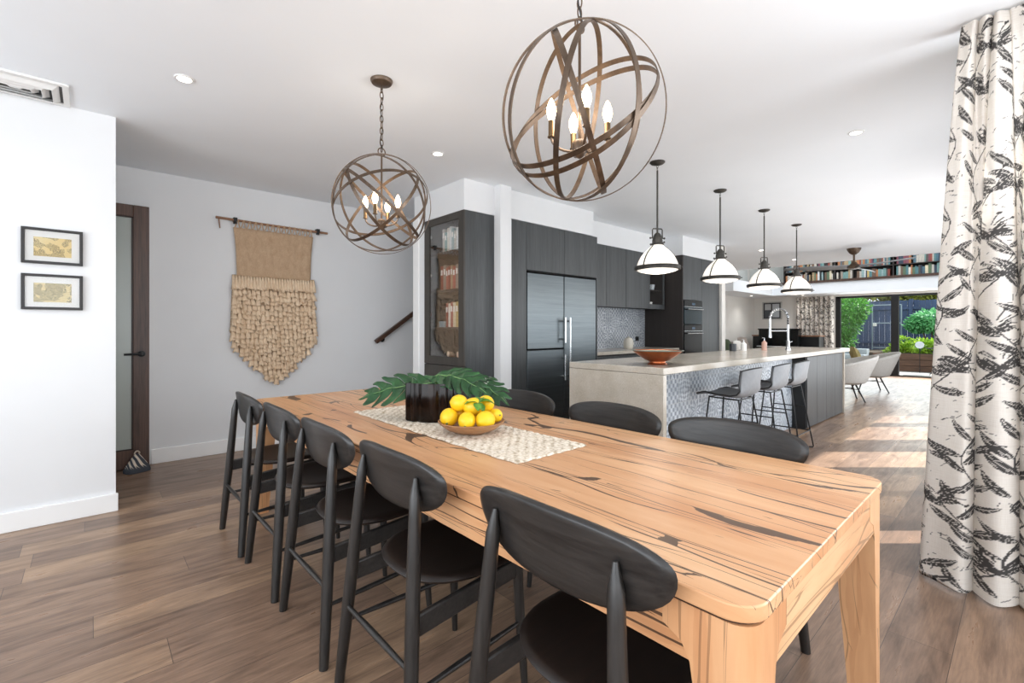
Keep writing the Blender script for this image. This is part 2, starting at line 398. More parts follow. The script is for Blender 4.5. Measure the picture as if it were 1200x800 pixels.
def obj(name, mb, mat, parent=None, bevel=0, seg=2, smooth=True, sub=0, angle=40, solid=0, loc=None):
    me = bpy.data.meshes.new(name); me.from_pydata(mb.v, [], mb.f)
    mats = mat if isinstance(mat, (list, tuple)) else [mat]
    for m in mats: me.materials.append(m)
    if len(mats) > 1: me.polygons.foreach_set('material_index', mb.mi)
    me.validate(); me.update()
    if smooth:
        me.polygons.foreach_set('use_smooth', [True]*len(me.polygons))
        me.set_sharp_from_angle(angle=math.radians(angle))
    o = bpy.data.objects.new(name, me); COL.objects.link(o)
    if parent is not None: o.parent = parent
    if loc is not None: o.location = loc
    if solid:
        md = o.modifiers.new('thick', 'SOLIDIFY'); md.thickness = solid; md.offset = 0
    if bevel:
        md = o.modifiers.new('edge', 'BEVEL'); md.width = bevel; md.segments = seg; md.limit_method = 'ANGLE'; md.angle_limit = math.radians(35)
        md.harden_normals = False
    if sub:
        md = o.modifiers.new('sub', 'SUBSURF'); md.levels = sub; md.render_levels = sub
    return o

def tag(o, label, cat, group=None, kind=None):
    o['label'] = label; o['category'] = cat
    if group: o['group'] = group
    if kind: o['kind'] = kind
    return o
def thing(name, label, cat, loc=(0, 0, 0), rz=0, group=None):
    o = bpy.data.objects.new(name, None); COL.objects.link(o); o.empty_display_size = .05
    o.location = loc; o.rotation_euler = (0, 0, rz); return tag(o, label, cat, group)
def struct(name, mb, mat, parent=None, **k):
    o = obj(name, mb, mat, parent, **k)
    if parent is None: o['kind'] = 'structure'; o['label'] = k.get('label', name.replace('_', ' ')); 
    return o
def dup(root, loc, rz=None, label=None):
    r = root.copy(); COL.objects.link(r); r.location = loc
    if rz is not None: r.rotation_euler = (0, 0, rz)
    if label: r['label'] = label
    for ch in list(root.children):
        c = ch.copy(); COL.objects.link(c); c.parent = r
        for g in list(ch.children):
            d = g.copy(); COL.objects.link(d); d.parent = c
    return r
def B(*a): return MB().box(*a)
def SB(name, mat, *a, **k):
    lab = k.pop('lab', None)
    o = struct(name, B(*a), mat, smooth=False, **k)
    o['label'] = lab or name.replace('_', ' '); return o

# ------------------------------------------------------------------ room shell
FARX = 15.3
SB('floor', M['floor'], -3.2, FARX+.12, -3.2, 6.2, -.1, 0, lab='brown oak board floor running through the whole room')
cm = MB(); cm.box(-3.2, 3.32, -3.2, 6.2, CEIL, CEIL+.2); cm.box(3.32, 11.78, -.04, 6.2, CEIL, CEIL+.2)
struct('ceiling', cm, M['ceil'], smooth=False)['label'] = 'flat white ceiling over dining area and kitchen'
SB('ceiling_upper', M['ceil'], 11.78, FARX+.2, -.2, 6.2, 4.0, 4.2, lab='high ceiling over the far void')
SB('wall_left', M['wall'], -3.2, .13, 4.112, 4.24, 0, CEIL, lab='white wall with two small pictures')
SB('baseboard_left', M['trim'], -3.2, .142, 4.09, 4.112, 0, .118, bevel=.004, lab='white baseboard under the two pictures')
SB('wall_back', M['wall'], -3.2, 7.0, 5.30, 5.42, 0, CEIL+.6, lab='white wall behind the woven hanging')
SB('baseboard_back', M['trim'], .41, 2.55, 5.28, 5.30, 0, .132, bevel=.004, lab='white baseboard below the woven hanging')
SB('wall_stair', M['wall'], 2.614, 6.6, 4.268, 4.47, 0, CEIL, lab='white wall end between stairs and bookcase')
SB('trim_1', M['trim'], 2.596, 2.614, 4.36, 4.47, 0, 2.4, bevel=.003, lab='white corner trim beside the stair opening')
SB('wall_bookcase', M['wall'], 2.616, 2.99, 3.567, 4.268, 2.346, CEIL, lab='white bulkhead over the bookcase')
SB('wall_pillar', M['wall'], 2.99, 3.135, 3.475, 4.268, 0, CEIL, lab='white pillar between bookcase and kitchen')
SB('wall_bulkhead', M['wall'], 3.135, 4.55, 3.552, 4.268, 2.348, CEIL, lab='white bulkhead over the fridge cabinets')
SB('wall_bulkhead_rear', M['wall'], 4.55, 6.70, 3.83, 4.268, 2.346, CEIL, lab='white bulkhead over the wall cabinets')
SB('wall_bulkhead_oven', M['wall'], 6.70, 7.98, 3.532, 4.268, 2.346, CEIL, lab='white bulkhead over the oven tower')
SB('wall_kitchen', M['wall'], 3.1, 8.0, 4.20, 4.268, 0, 2.346, lab='kitchen back wall behind the splashback')
SB('wall_kitchen_end', M['wall_cream'], 7.98, 8.12, 3.50, 4.4, 0, CEIL, lab='cream wall end beside the oven tower')
SB('wall_living', M['wall_cream'], 8.0, FARX, 5.70, 5.82, 0, 4.0, lab='cream left wall of the far living area')
SB('wall_living_return', M['wall_cream'], 7.98, 8.1, 4.4, 5.8, 0, CEIL)
# far wall with the sliding door opening
fw = MB(); fw.box(FARX, FARX+.15, 3.58, 5.82, 0, 4.0); fw.box(FARX, FARX+.15, -.2, 3.58, 2.10, 4.0)
fw.box(FARX, FARX+.15, -.2, .3, 0, 2.10)
struct('wall_far', fw, M['wall_cream'], smooth=False)['label'] = 'cream far wall around the sliding doors'
# bulkhead around the void: lower ceiling and white fascia
lo = MB(); lo.box(14.4, FARX, -.1, 5.7, 2.155, 2.44); lo.box(11.78, 14.4, 4.88, 5.7, 2.155, 2.44)
struct('ceiling_lower', lo, M['ceil'], smooth=False)['label'] = 'low white ceiling and fascia below the high bookshelf'
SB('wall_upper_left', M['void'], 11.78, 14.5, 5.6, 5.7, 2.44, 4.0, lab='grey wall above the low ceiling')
# right kitchen wall with tall windows (behind the near curtain)
WY = .08
posts = [(3.2, 3.86), (4.19, 4.33), (5.05, 5.15), (5.79, 6.03), (6.88, 7.54), (8.62, 8.9), (9.7, 15.3)]
rw = MB(); rw.box(3.2, FARX, WY-.06, WY, 2.3, 4.0)
for a, b in posts: rw.box(a, b, WY-.06, WY, 0, 2.3)
struct('wall_right', rw, M['wall'], smooth=False)['label'] = 'white right wall with tall windows'
for i, ((_, a), (b, _)) in enumerate(zip(posts, posts[1:])):
    w = MB(); z0, z1 = 0, 2.3
    w.box(a, a+.02, WY-.05, WY-.01, z0, z1); w.box(b-.02, b, WY-.05, WY-.01, z0, z1); w.box(a, b, WY-.05, WY-.01, z0, z0+.05); w.box(a, b, WY-.05, WY-.01, z1-.04, z1)
    wo = struct('window_%d' % (i+2), w, M['blackmetal'], smooth=False); wo['label'] = 'tall black framed window in the right wall'
    if i in (1, 2): obj('glass_pane', B(a+.02, b-.02, WY-.033, WY-.027, z0+.05, z1-.04), M['glass_tint'], wo, smooth=False)  # unseen tinted panes added to dim two of the sun stripes
# dining window wall (behind the near curtain) and the open camera side
dw = MB(); dw.box(3.2, 3.32, -3.2, .08, 2.42, CEIL); dw.box(3.2, 3.32, -3.2, -2.7, 0, 2.42); dw.box(3.2, 3.32, -2.7, .02, 0, .8)  # last box: unseen low wall added to stop sun under the window
struct('wall_dining', dw, M['wall'], smooth=False)['label'] = 'white wall above the curtained dining window'

# ------------------------------------------------------------------ door_1 (walnut, frosted glass)
dr = thing('door_1', 'walnut framed door with frosted glass panel', 'door', (0, 5.215, 0)); dr['kind'] = 'structure'
f = MB(); f.box(.28, .39, -.02, .02, .01, 2.29); f.box(-.62, -.51, -.02, .02, .01, 2.29); f.box(-.51, .28, -.02, .02, 2.19, 2.29); f.box(-.51, .28, -.02, .02, .01, .17)
obj('door_frame', f, M['door'], dr, bevel=.004)
bd = MB(); bd.box(.268, .28, -.016, .016, .17, 2.19); bd.box(-.51, -.498, -.016, .016, .17, 2.19); bd.box(-.51, .28, -.016, .016, .17, .18); bd.box(-.51, .28, -.016, .016, 2.178, 2.19)
obj('glazing_bead', bd, plain('dark_walnut_bead', '#2a1a13', .5), dr)
obj('glass_panel', B(-.498, .268, -.006, .006, .18, 2.178), M['frost'], dr, smooth=False)
hd = MB(); hd.lathe([(0, 0), (.027, 0), (.027, .008), (.012, .012), (.012, .045), (0, .045)], 20)
hv = [(x, -z, y) for x, y, z in hd.v]; hd.v = [(x+.335, y-.02, z+1.0) for x, y, z in hv]
hd.tube([(.335, -.058, 1.0), (.30, -.06, 1.0), (.215, -.06, .998)], [.011, .01, .009], 12)
obj('handle', hd, M['blackmetal'], dr, label=None) if False else obj('handle', hd, M['blackmetal'], dr)
SB('trim_2', M['trim'], .345, .385, 5.236, 5.30, 0, 2.28, lab='white jamb behind the walnut door edge')

# doorstop: soft pyramid
ds = MB(); P = []
for i in range(13):
    tt = i/12; row = []
    for k in range(28):
        q = 2*PI*k/28
        e = .62
        hw, hd_ = .088*(1-tt**1.15)+.012, .07*(1-tt**1.15)+.008
        if tt < .25: hw *= 1-.12*(1-tt/.25)**2; hd_ *= 1-.12*(1-tt/.25)**2
        x = hw*math.copysign(abs(math.cos(q))**e, math.cos(q)); y = hd_*math.copysign(abs(math.sin(q))**e, math.sin(q))
        row.append((x, y, .155*tt))
    P.append(row)
ds.grid(P, closev=True); ds.f = [f[::-1] for f in ds.f]; ds.f += [tuple(range(28))[::-1], tuple(12*28+k for k in range(28))]; ds.mi += [0, 0]
st = thing('doorstop', 'small slate and cream patterned fabric doorstop against the walnut door', 'doorstop', (.30, 5.105, 0), .35)
obj('body', ds, M['stop'], st, angle=80)
obj('carry_loop', MB().tube([(.018*math.cos(a), 0, .153+.022*math.sin(a)) for a in np.linspace(0, PI, 9)], .006, 8), plain('cream_webbing', '#cdbfae', .9), st)

# ------------------------------------------------------------------ ceiling vent
vt = thing('ceiling_vent', 'white rectangular louvred ceiling vent by the left wall', 'vent', (-.32, 3.92, CEIL))
def ringbox(mb, hx, hy, w, z0, z1):
    mb.box(-hx, hx, -hy, -hy+w, z0, z1); mb.box(-hx, hx, hy-w, hy, z0, z1); mb.box(-hx, -hx+w, -hy+w, hy-w, z0, z1); mb.box(hx-w, hx, -hy+w, hy-w, z0, z1)
m = MB(); ringbox(m, .23, .175, .03, -.014, 0); obj('frame', m, M['vent_w'], vt, bevel=.003)
obj('cavity', B(-.2, .2, -.145, .145, -.003, 0), plain('vent_cavity', '#4c4c4c', .8), vt, smooth=False)
for hx, hy in ((.185, .13), (.14, .092), (.095, .054), (.05, .02)):
    m = MB()
    for sx, sy in ((1, 0), (-1, 0), (0, 1), (0, -1)):
        if sx: m.add([(sx*hx, -hy, -.004), (sx*hx, hy, -.004), (sx*(hx-.03), hy-.03 if hy > .03 else 0, -.03), (sx*(hx-.03), -hy+.03 if hy > .03 else 0, -.03)], [(0, 1, 2, 3)])
        else: m.add([(-hx, sy*hy, -.004), (hx, sy*hy, -.004), (hx-.03, sy*max(hy-.03, 0), -.03), (-hx+.03, sy*max(hy-.03, 0), -.03)], [(0, 1, 2, 3)])
    obj('louver', m, M['vent_w'], vt, solid=.002, smooth=False)

# ------------------------------------------------------------------ dining table
TX0, TX1, TY0, TY1, TZ = .808, 1.848, .300, 3.463, .75
tb = thing('dining_table', 'long honey timber dining table with dark gum veins', 'table', ((TX0+TX1)/2, (TY0+TY1)/2, 0))
hx, hy = (TX1-TX0)/2, (TY1-TY0)/2
def rrect(hx, hy, r, n=8):
    out = []
    for cx, cy, a0 in ((hx-r, hy-r, 0), (-hx+r, hy-r, PI/2), (-hx+r, -hy+r, PI), (hx-r, -hy+r, 1.5*PI)):
        out += [(cx+r*math.cos(a0+PI/2*k/n), cy+r*math.sin(a0+PI/2*k/n)) for k in range(n+1)]
    return out
top = MB().prism(rrect(hx, hy, .06), TZ-.03, TZ)
obj('tabletop', top, M['table_y'], tb, bevel=.003, angle=30)
obj('shadow_line', MB().prism(rrect(hx-.008, hy-.008, .055), TZ-.036, TZ-.03), plain('table_shadow_gap', '#3a2618', .8), tb, smooth=False)
# legs with rounded outer corner, taper and a curved shoulder into the rails
LW = .105
for sx in (1, -1):
    for sy in (1, -1):
        P = []
        for i, z in enumerate([0, .15, .35, .5, .575, .61, .64, .66, TZ-.036]):
            tap = LW*(.66+.34*min(z/.575, 1))
            sh = 0
            if z > .575: sh = .06*(1-math.sqrt(max(0, 1-((z-.575)/.085)**2))) if z <= .66 else .06
            w = tap+sh
            r = .045
            x1, y1 = hx-.006, hy-.006
            poly = [(x1-w, y1-w)]
            poly += [(x1-w+.0, y1)] if False else []
            pts = [(x1-w, y1-w), (x1, y1-w)]
            arc = [(x1-r+r*math.cos(a), y1-r+r*math.sin(a)) for a in np.linspace(0, PI/2, 7)]
            pts = [(x1-w, y1-w), (x1-.001, y1-w)]+arc+[(x1-w, y1-.001)]
            if z > .575:   # shoulder only along the outer faces
                t0 = LW
                pts = [(x1-t0, y1-t0), (x1-t0, y1-w), (x1-.001, y1-w)]+arc+[(x1-w, y1-.001), (x1-w, y1-t0)]
            else:
                pts = [(x1-w, y1-w), (x1-w*.6, y1-w), (x1-.001, y1-w)]+arc+[(x1-w, y1-.001), (x1-w, y1-w*.6)]
            P.append([(px*sx, py*sy, z) for px, py in pts])
        mb = MB(); mb.grid(P, closev=True)
        n = len(P[0]); mb.f += [tuple(range(n)), tuple((len(P)-1)*n+k for k in range(n))]; mb.mi += [0, 0]
        if sx*sy > 0: mb.f = [q[::-1] for q in mb.f]
        obj('leg', mb, M['table_z'], tb, angle=35)
rz0, rz1 = .607, TZ-.036
for sx in (1, -1):
    obj('side_rail', B(sx*(hx-.008), sx*(hx-.038), -hy+LW-.01, hy-LW+.01, rz0+.05 if False else .612, rz1), M['table_y'], tb, smooth=False)
for sy in (1, -1):
    obj('end_rail', B(-hx+LW-.01, hx-LW+.01, sy*(hy-.008), sy*(hy-.038), .612, rz1), M['table_x'], tb, smooth=False)

# ------------------------------------------------------------------ dining chairs
def superring(c, outl, xf, n=48, rings=7, th=.018):
    """closed lens-shaped panel: outl(a)->(p,q) outline, xf(p,q,side)->3D point"""
    mb = MB()
    for side in (1, -1):
        P = []
        for i in range(rings):
            k = [0.0, .3, .55, .75, .9, .97, 1.0][i]
            prof = math.sqrt(max(0, 1-max(0, (k-.9)/.1)**2)) if k > .9 else 1
            P.append([xf(*(k*u for u in outl(2*PI*a/n)), side*th/2*prof) for a in range(n)])
        b = len(mb.v)
        mb.v += [P[0][0]]
        for row in P[1:]: mb.v += row
        for a in range(n):
            l = (a+1) % n
            fc = (b, b+1+a, b+1+l); mb.f.append(fc if side > 0 else fc[::-1]); mb.mi.append(0)
            for i in range(rings-2):
                q = (b+1+i*n+a, b+1+(i+1)*n+a, b+1+(i+1)*n+l, b+1+i*n+l)
                mb.f.append(q if side > 0 else q[::-1]); mb.mi.append(0)
    return mb
def back_x(y, z): return -.138 - .16*(z-.78) + .47*y*y
def make_chair(label, loc, rz):
    t = thing('dining_chair', label, 'chair', loc, rz, 'black dining chairs around the table')
    def outl(a):
        c, s_ = math.cos(a), math.sin(a)
        y = .275*math.copysign(abs(c)**.8, c)
        z = .066*abs(s_)**.85 if s_ >= 0 else -.116*abs(s_)**.95
        return (y, z)
    bk = superring(None, outl, lambda y, z, o: (back_x(y, .782+z)+o, y, .782+z), th=.022)
    obj('backrest', bk, M['black_wood_h'], t, angle=60)
    def outs(a):
        c, s_ = math.cos(a), math.sin(a)
        if c >= 0: return (.225*abs(c)**.42, .222*math.copysign(abs(s_)**.42, s_)*(1.0))
        return (-.205*abs(c)**.95, .222*math.copysign(abs(s_)**.8, s_))
    def sx(x, y, o):
        k = min(1, (x/.225)**2*.5+(y/.222)**2*.5)
        return (x+.082, y, .463+o-.012*(1-k)+(.006*(abs(y)/.22)**2))
    obj('seat', superring(None, outs, sx, th=.024), M['seat_dark'], t, angle=60)
    for s_ in (1, -1):
        top = (back_x(.172, .78)-.017, s_*.172, .79); mid = (-.168, s_*.196, .42)
        bot = (-.20, s_*.237, 0)
        pts = []; rs = []
        for k in range(15):
            u = k/14
            p = Vector(bot)*(1-u)**2 + 2*u*(1-u)*Vector((-.168, s_*.2, .40)) + Vector(top)*u*u
            pts.append(p); rs.append(.0115+.0095*math.sin(PI*min(1, .15+u*.75))**.8 if u < .9 else .018*max(.22, math.sqrt(max(0, 1-((u-.9)/.105)**2))))
        obj('leg', MB().tube(pts, rs, 14), M['black_wood'], t, angle=60)
        fp = [(.262, s_*.205, 0), (.25, s_*.195, .22), (.24, s_*.19, .45)]
        obj('leg', MB().tube(fp, [.011, .017, .0185], 14), M['black_wood'], t, angle=60)
        # wide side rail under the seat
        a = Vector((-.178, s_*.205, .385)); b = Vector((.242, s_*.19, .415)); d = (b-a)/2
        obj('side_rail', MB().obox((a+b)/2, d, (0, .0095, 0), (0, 0, .031)), M['black_wood_h'], t, bevel=.005)
        rl = [Vector((-.19, s_*.226, .215)).lerp(Vector((.25, s_*.197, .225)), u) for u in np.linspace(0, 1, 7)]
        obj('stretcher', MB().tube(rl, [.0065, .008, .0095, .01, .0095, .008, .0065], 10), M['black_wood_h'], t)
    rl = [Vector((-.184, -.217, .275)).lerp(Vector((-.184, .217, .275)), u) for u in np.linspace(0, 1, 7)]
    obj('rear_stretcher', MB().tube(rl, [.0065, .008, .0095, .01, .0095, .008, .0065], 10), M['black_wood_h'], t)
    obj('front_rail', B(.23, .25, -.18, .18, .39, .44), M['black_wood_h'], t, bevel=.004)
    return t
near = [(3.06, 'black dining chair at the far end of the left side, nearest the doorstop'), (2.495, 'black dining chair, second from the far end on the left side of the table'),
        (1.93, 'black dining chair in the middle of the left side of the table'), (1.355, 'black dining chair, second closest on the left side, just past the nearest'),
        (.684, 'closest black dining chair, its curved back filling the lower middle of the view')]
ch0 = make_chair(near[0][1], (.80, near[0][0], 0), 0)
for (y, l), x in zip(near[1:], (.813, .822, .837, .862)): dup(ch0, (x, y, 0), 0, l)
for y, l in ((2.03, 'black dining chair back beside the lemon bowl, in front of the fridge'), (1.38, 'black dining chair back in front of the beige island end'),
             (.80, 'black dining chair back nearest the bar stools, right side of table')):
    dup(ch0, (1.805, y, 0), PI, l)

# ------------------------------------------------------------------ table runner, vase, leaves, bowl, lemons
rn = MB(); P = []
ny, nx = 150, 46
for j in range(ny+1):
    v = j/ny; row = []
    for i in range(nx+1):
        u = i/nx
        x = 1.095+.385*u+.004*math.sin(v*60)*(1 if i in (0, nx) else .3); y = 1.185+1.35*v+.003*math.sin(u*40)
        h = .006+.0022*abs(math.sin(u*nx*.5*PI/2.0)*math.sin(v*ny*.5*PI/2))+.0018*math.sin((u*.385+v*1.35)*70)*math.sin((u*.385-v*1.35)*70)
        if i in (0, nx) or j in (0, ny): h = .0015
        row.append((x-1.29, y-1.86, h))
    P.append(row)
rn.grid(P); rn.f = [f[::-1] for f in rn.f]
r = obj('table_runner', rn, M['crochet'], loc=(1.29, 1.86, TZ)); tag(r, 'cream crocheted cotton runner down the middle of the timber table', 'table runner')
# vase: wavy oval footprint
VC = Vector((1.30, 2.03, TZ+.0085)); VH = .19
def vase_r(a, k):
    c, s_ = math.cos(a), math.sin(a); e = .55
    x = .125*math.copysign(abs(c)**e, c); y = .085*math.copysign(abs(s_)**e, s_)
    w = 1+.075*math.cos(12*a)+.02*math.cos(5*a+1)
    return (x*w*k, y*w*k)
vs = thing('vase', 'squarish smoked brown glass vase with rippled sides on the runner', 'vase', VC, math.radians(-52))
P = []; NV = 112
for k, z in ((0.001, .0), (.93, 0), (.985, .004), (1.0, .012), (1.0, .1), (1.0, VH-.006), (.985, VH), (.95, VH), (.94, VH-.006), (.94, .02), (.001, .018)):
    P.append([(*vase_r(2*PI*i/NV, k), z) for i in range(NV)])
m = MB(); m.grid(P, closev=True); m.f = [f[::-1] for f in m.f]
obj('vessel', m, M['smoke'], vs, angle=50)
obj('water', MB().prism([vase_r(2*PI*i/64, .935) for i in range(64)], .022, .1), plain('dark_vase_water', '#120d0a', .1), vs, smooth=False)

def monstera(label, base, tip, droop, width, rollv, seed, holes=5, stalk0=None):
    """split leaf: blade lies from base to tip, arched by droop; rollv = side direction hint"""
    rnd = random.Random(seed)
    base, tip = Vector(base), Vector(tip); L = (tip-base).length
    ax = (tip-base).normalized(); side = Vector(rollv); side = (side-ax*side.dot(ax)).normalized(); nor = ax.cross(side).normalized()
    if nor.z < 0: nor = -nor
    root = thing('monstera_leaf', label, 'leaf', base)
    def pt(u, w):
        # u along midrib 0..1, w signed across in units of half-width
        arch = math.sin(PI*u)*droop
        cup = .16*abs(w)*width - .10*width*w*w
        return ax*(u*L)+side*(w*width)+nor*(arch-cup+.006*math.sin(u*23+w*4))-base*0
    mb = MB()
    nfing = 6
    for sgn in (1, -1):
        prevu = -.14
        for k in range(nfing):
            u0 = -.10+1.0*k/nfing; u1 = -.10+1.0*(k+1)/nfing
            gap = .018 if k > 0 else 0
            # finger outer reach
            for (ua, ub) in ((u0+gap*.2, u1-gap*.2),):
                um = (ua+ub)/2
                reach = (math.sin(PI*min(1, max(0, (um+.16)/1.18))**.8))**.7
                sweep = .22*reach
                n1 = 7; rows = []
                for i in range(n1+1):
                    q = i/n1; row = []
                    wq = q*reach
                    for j in range(5):
                        r_ = j/4
                        narrow = 1-.30*max(0, q-.45)**1.2 if True else 1
                        mid = um; half = (ub-ua)/2*(narrow if q < .97 else .45)
                        if q < .25: half = (ub-ua)/2*1.12
                        uu = mid+(r_*2-1)*half+sweep*q*q
                        uu = uu if q > 0 else max(0, min(1, uu))
                        endtaper = 1-.05*(r_*2-1)**2
                        row.append(pt(uu, sgn*wq*endtaper))
                    rows.append(row)
                b0 = len(mb.f); mb.grid(rows)
                if sgn < 0: mb.f[b0:] = [f[::-1] for f in mb.f[b0:]]
    # tip lobe
    rows = []
    for i in range(6):
        q = i/5; row = []
        for j in range(7):
            s2 = (j/6*2-1); row.append(pt(.86+.2*q, s2*(.22*(1-q)**.8)))
        rows.append(row)
    mb.grid(rows)
    obj('blade', mb, M['leaf'], root, solid=.0015, angle=80)
    rib = [pt(u, 0)+nor*.001 for u in np.linspace(-.05, 1, 12)]
    obj('midrib', MB().tube(rib, [.003*(1-.7*i/11) for i in range(12)], 6), plain('pale_leaf_rib', '#7da064', .5), root)
    if stalk0 is not None:
        p0 = Vector(stalk0)-base
        s_ = [p0.lerp(Vector((0, 0, 0)), u)+Vector((0, 0, .02*math.sin(PI*u))) for u in np.linspace(0, 1, 8)]
        obj('stalk', MB().tube(s_, .0035, 8), M['leaf_l'], root)
    return root
R3 = Vector((math.sin(ANG), -math.cos(ANG), 0)); F3 = Vector((math.cos(ANG), math.sin(ANG), 0)); U3 = Vector((0, 0, 1))
def W(px, py, d):   # world point at a pixel and a depth, used only to read positions off the measured photograph
    return R3*((px-600)/547.15*d)+F3*d+U3*((384.88-py)/547.15*d)+Vector((0, 0, H))
inner = VC+Vector((0, 0, .07))
monstera('large split monstera leaf leaning left out of the smoked vase', W(512, 449, 2.42), W(424, 466, 2.40), .03, .10, U3*.75+F3*.75, 3, stalk0=inner+Vector((-.02, .02, 0)))
monstera('glossy monstera leaf arching up over the right side of the vase', W(512, 440, 2.40), W(570, 460, 2.22), .04, .085, F3*.7+U3*.5, 5, stalk0=inner+Vector((.01, 0, 0)))
monstera('dark monstera leaf drooping behind the lemons toward the fridge', W(540, 441, 2.56), W(594, 472, 2.36), .03, .095, F3*.8+U3*.45, 8, stalk0=inner+Vector((.02, .02, 0)))

BC = Vector((1.263, 1.665, TZ+.0085))
bw = MB().lathe([(0, .0), (.062, 0), (.07, .004), (.112, .02), (.142, .043), (.149, .052), (.145, .054), (.112, .027), (.068, .011), (0, .009)], 48)
b = obj('fruit_bowl', bw, M['bowlwood'], loc=BC, angle=50); tag(b, 'shallow turned timber bowl holding the lemons on the runner', 'bowl')
def lemonmesh(n=24, m=16):
    prof = []
    for i in range(m+1):
        a = PI*i/m; r_ = math.sin(a)*.034; z = -math.cos(a)*.037
        if i >= m-1: z += .006*(i-m+2)/2
        if i <= 0: z -= .004
        prof.append((max(r_, 0), z))
    return MB().lathe(prof, n)
lem = [((-.07, .045, .052), 'lemon at the left of the bowl, resting on the timber rim'), ((-.055, -.045, .05), 'big front lemon, left of centre, in the timber bowl'),
       ((.0, -.082, .05), 'front lemon at the right of centre with a leaf over its side'), ((.07, -.055, .055), 'small lemon at the far right of the timber bowl'),
       ((.055, .02, .055), 'lemon behind the front row near the right rim'), ((-.01, .065, .06), 'lemon at the back of the bowl below the topmost one'),
       ((.0, -.01, .092), 'lemon lying under the leafy sprig in the middle of the heap'), ((-.032, .035, .105), 'topmost lemon on the heap in the timber bowl'),
       ((.055, -.015, .098), 'upper right lemon on the heap, beside the leafy sprig')]
l0 = None
for k, (p, l) in enumerate(lem):
    loc = BC+Vector((p[0]*1.2, p[1]*1.2, p[2]*1.12+.011))
    if l0 is None:
        l0 = thing('lemon', l, 'lemon', loc, 0, 'lemons in the timber bowl')
        obj('fruit', lemonmesh(), M['lemon'], l0, angle=80)
        obj('stem_end', MB().lathe([(0, -.004), (.004, -.004), (.0045, 0), (.002, .004), (0, .004)], 8, (0, 0, -.041)), M['stem'], l0)
        o = l0
    else: o = dup(l0, loc, None, l)
    rr = random.Random(k+3); o.rotation_euler = (rr.uniform(.9, 2.0), rr.uniform(-.5, .5), rr.uniform(0, 6.28))
    s_ = rr.uniform(1.08, 1.22)*(.82 if k == 3 else 1); o.scale = (s_, s_, s_)
def sprig(label, c, leaves):
    root = thing('lemon_sprig', label, 'leaf', c)
    for (az, el, L, w) in leaves:
        d = Vector((math.cos(az)*math.cos(el), math.sin(az)*math.cos(el), math.sin(el))); sd = d.cross(U3).normalized(); nn = sd.cross(d)
        rows = []
        for i in range(9):
            u = i/8; ww = w*math.sin(PI*min(1, u*.96+.02))**.8
            rows.append([d*(u*L)+sd*(q*ww)+nn*(.25*L*math.sin(PI*u)*.6-abs(q)*-ww*.3) for q in (-1, -.5, 0, .5, 1)])
        obj('leaf', MB().grid(rows), M['leaf_l'], root, solid=.001, angle=80)
sprig('bright green leafy sprig on top of the lemons', BC+Vector((.0, -.045, .135)), [(-.6, -.1, .075, .026), (-2.2, -.5, .055, .02), (.6, .2, .06, .022), (2.6, -.1, .06, .022), (-1.4, -.9, .05, .018)])

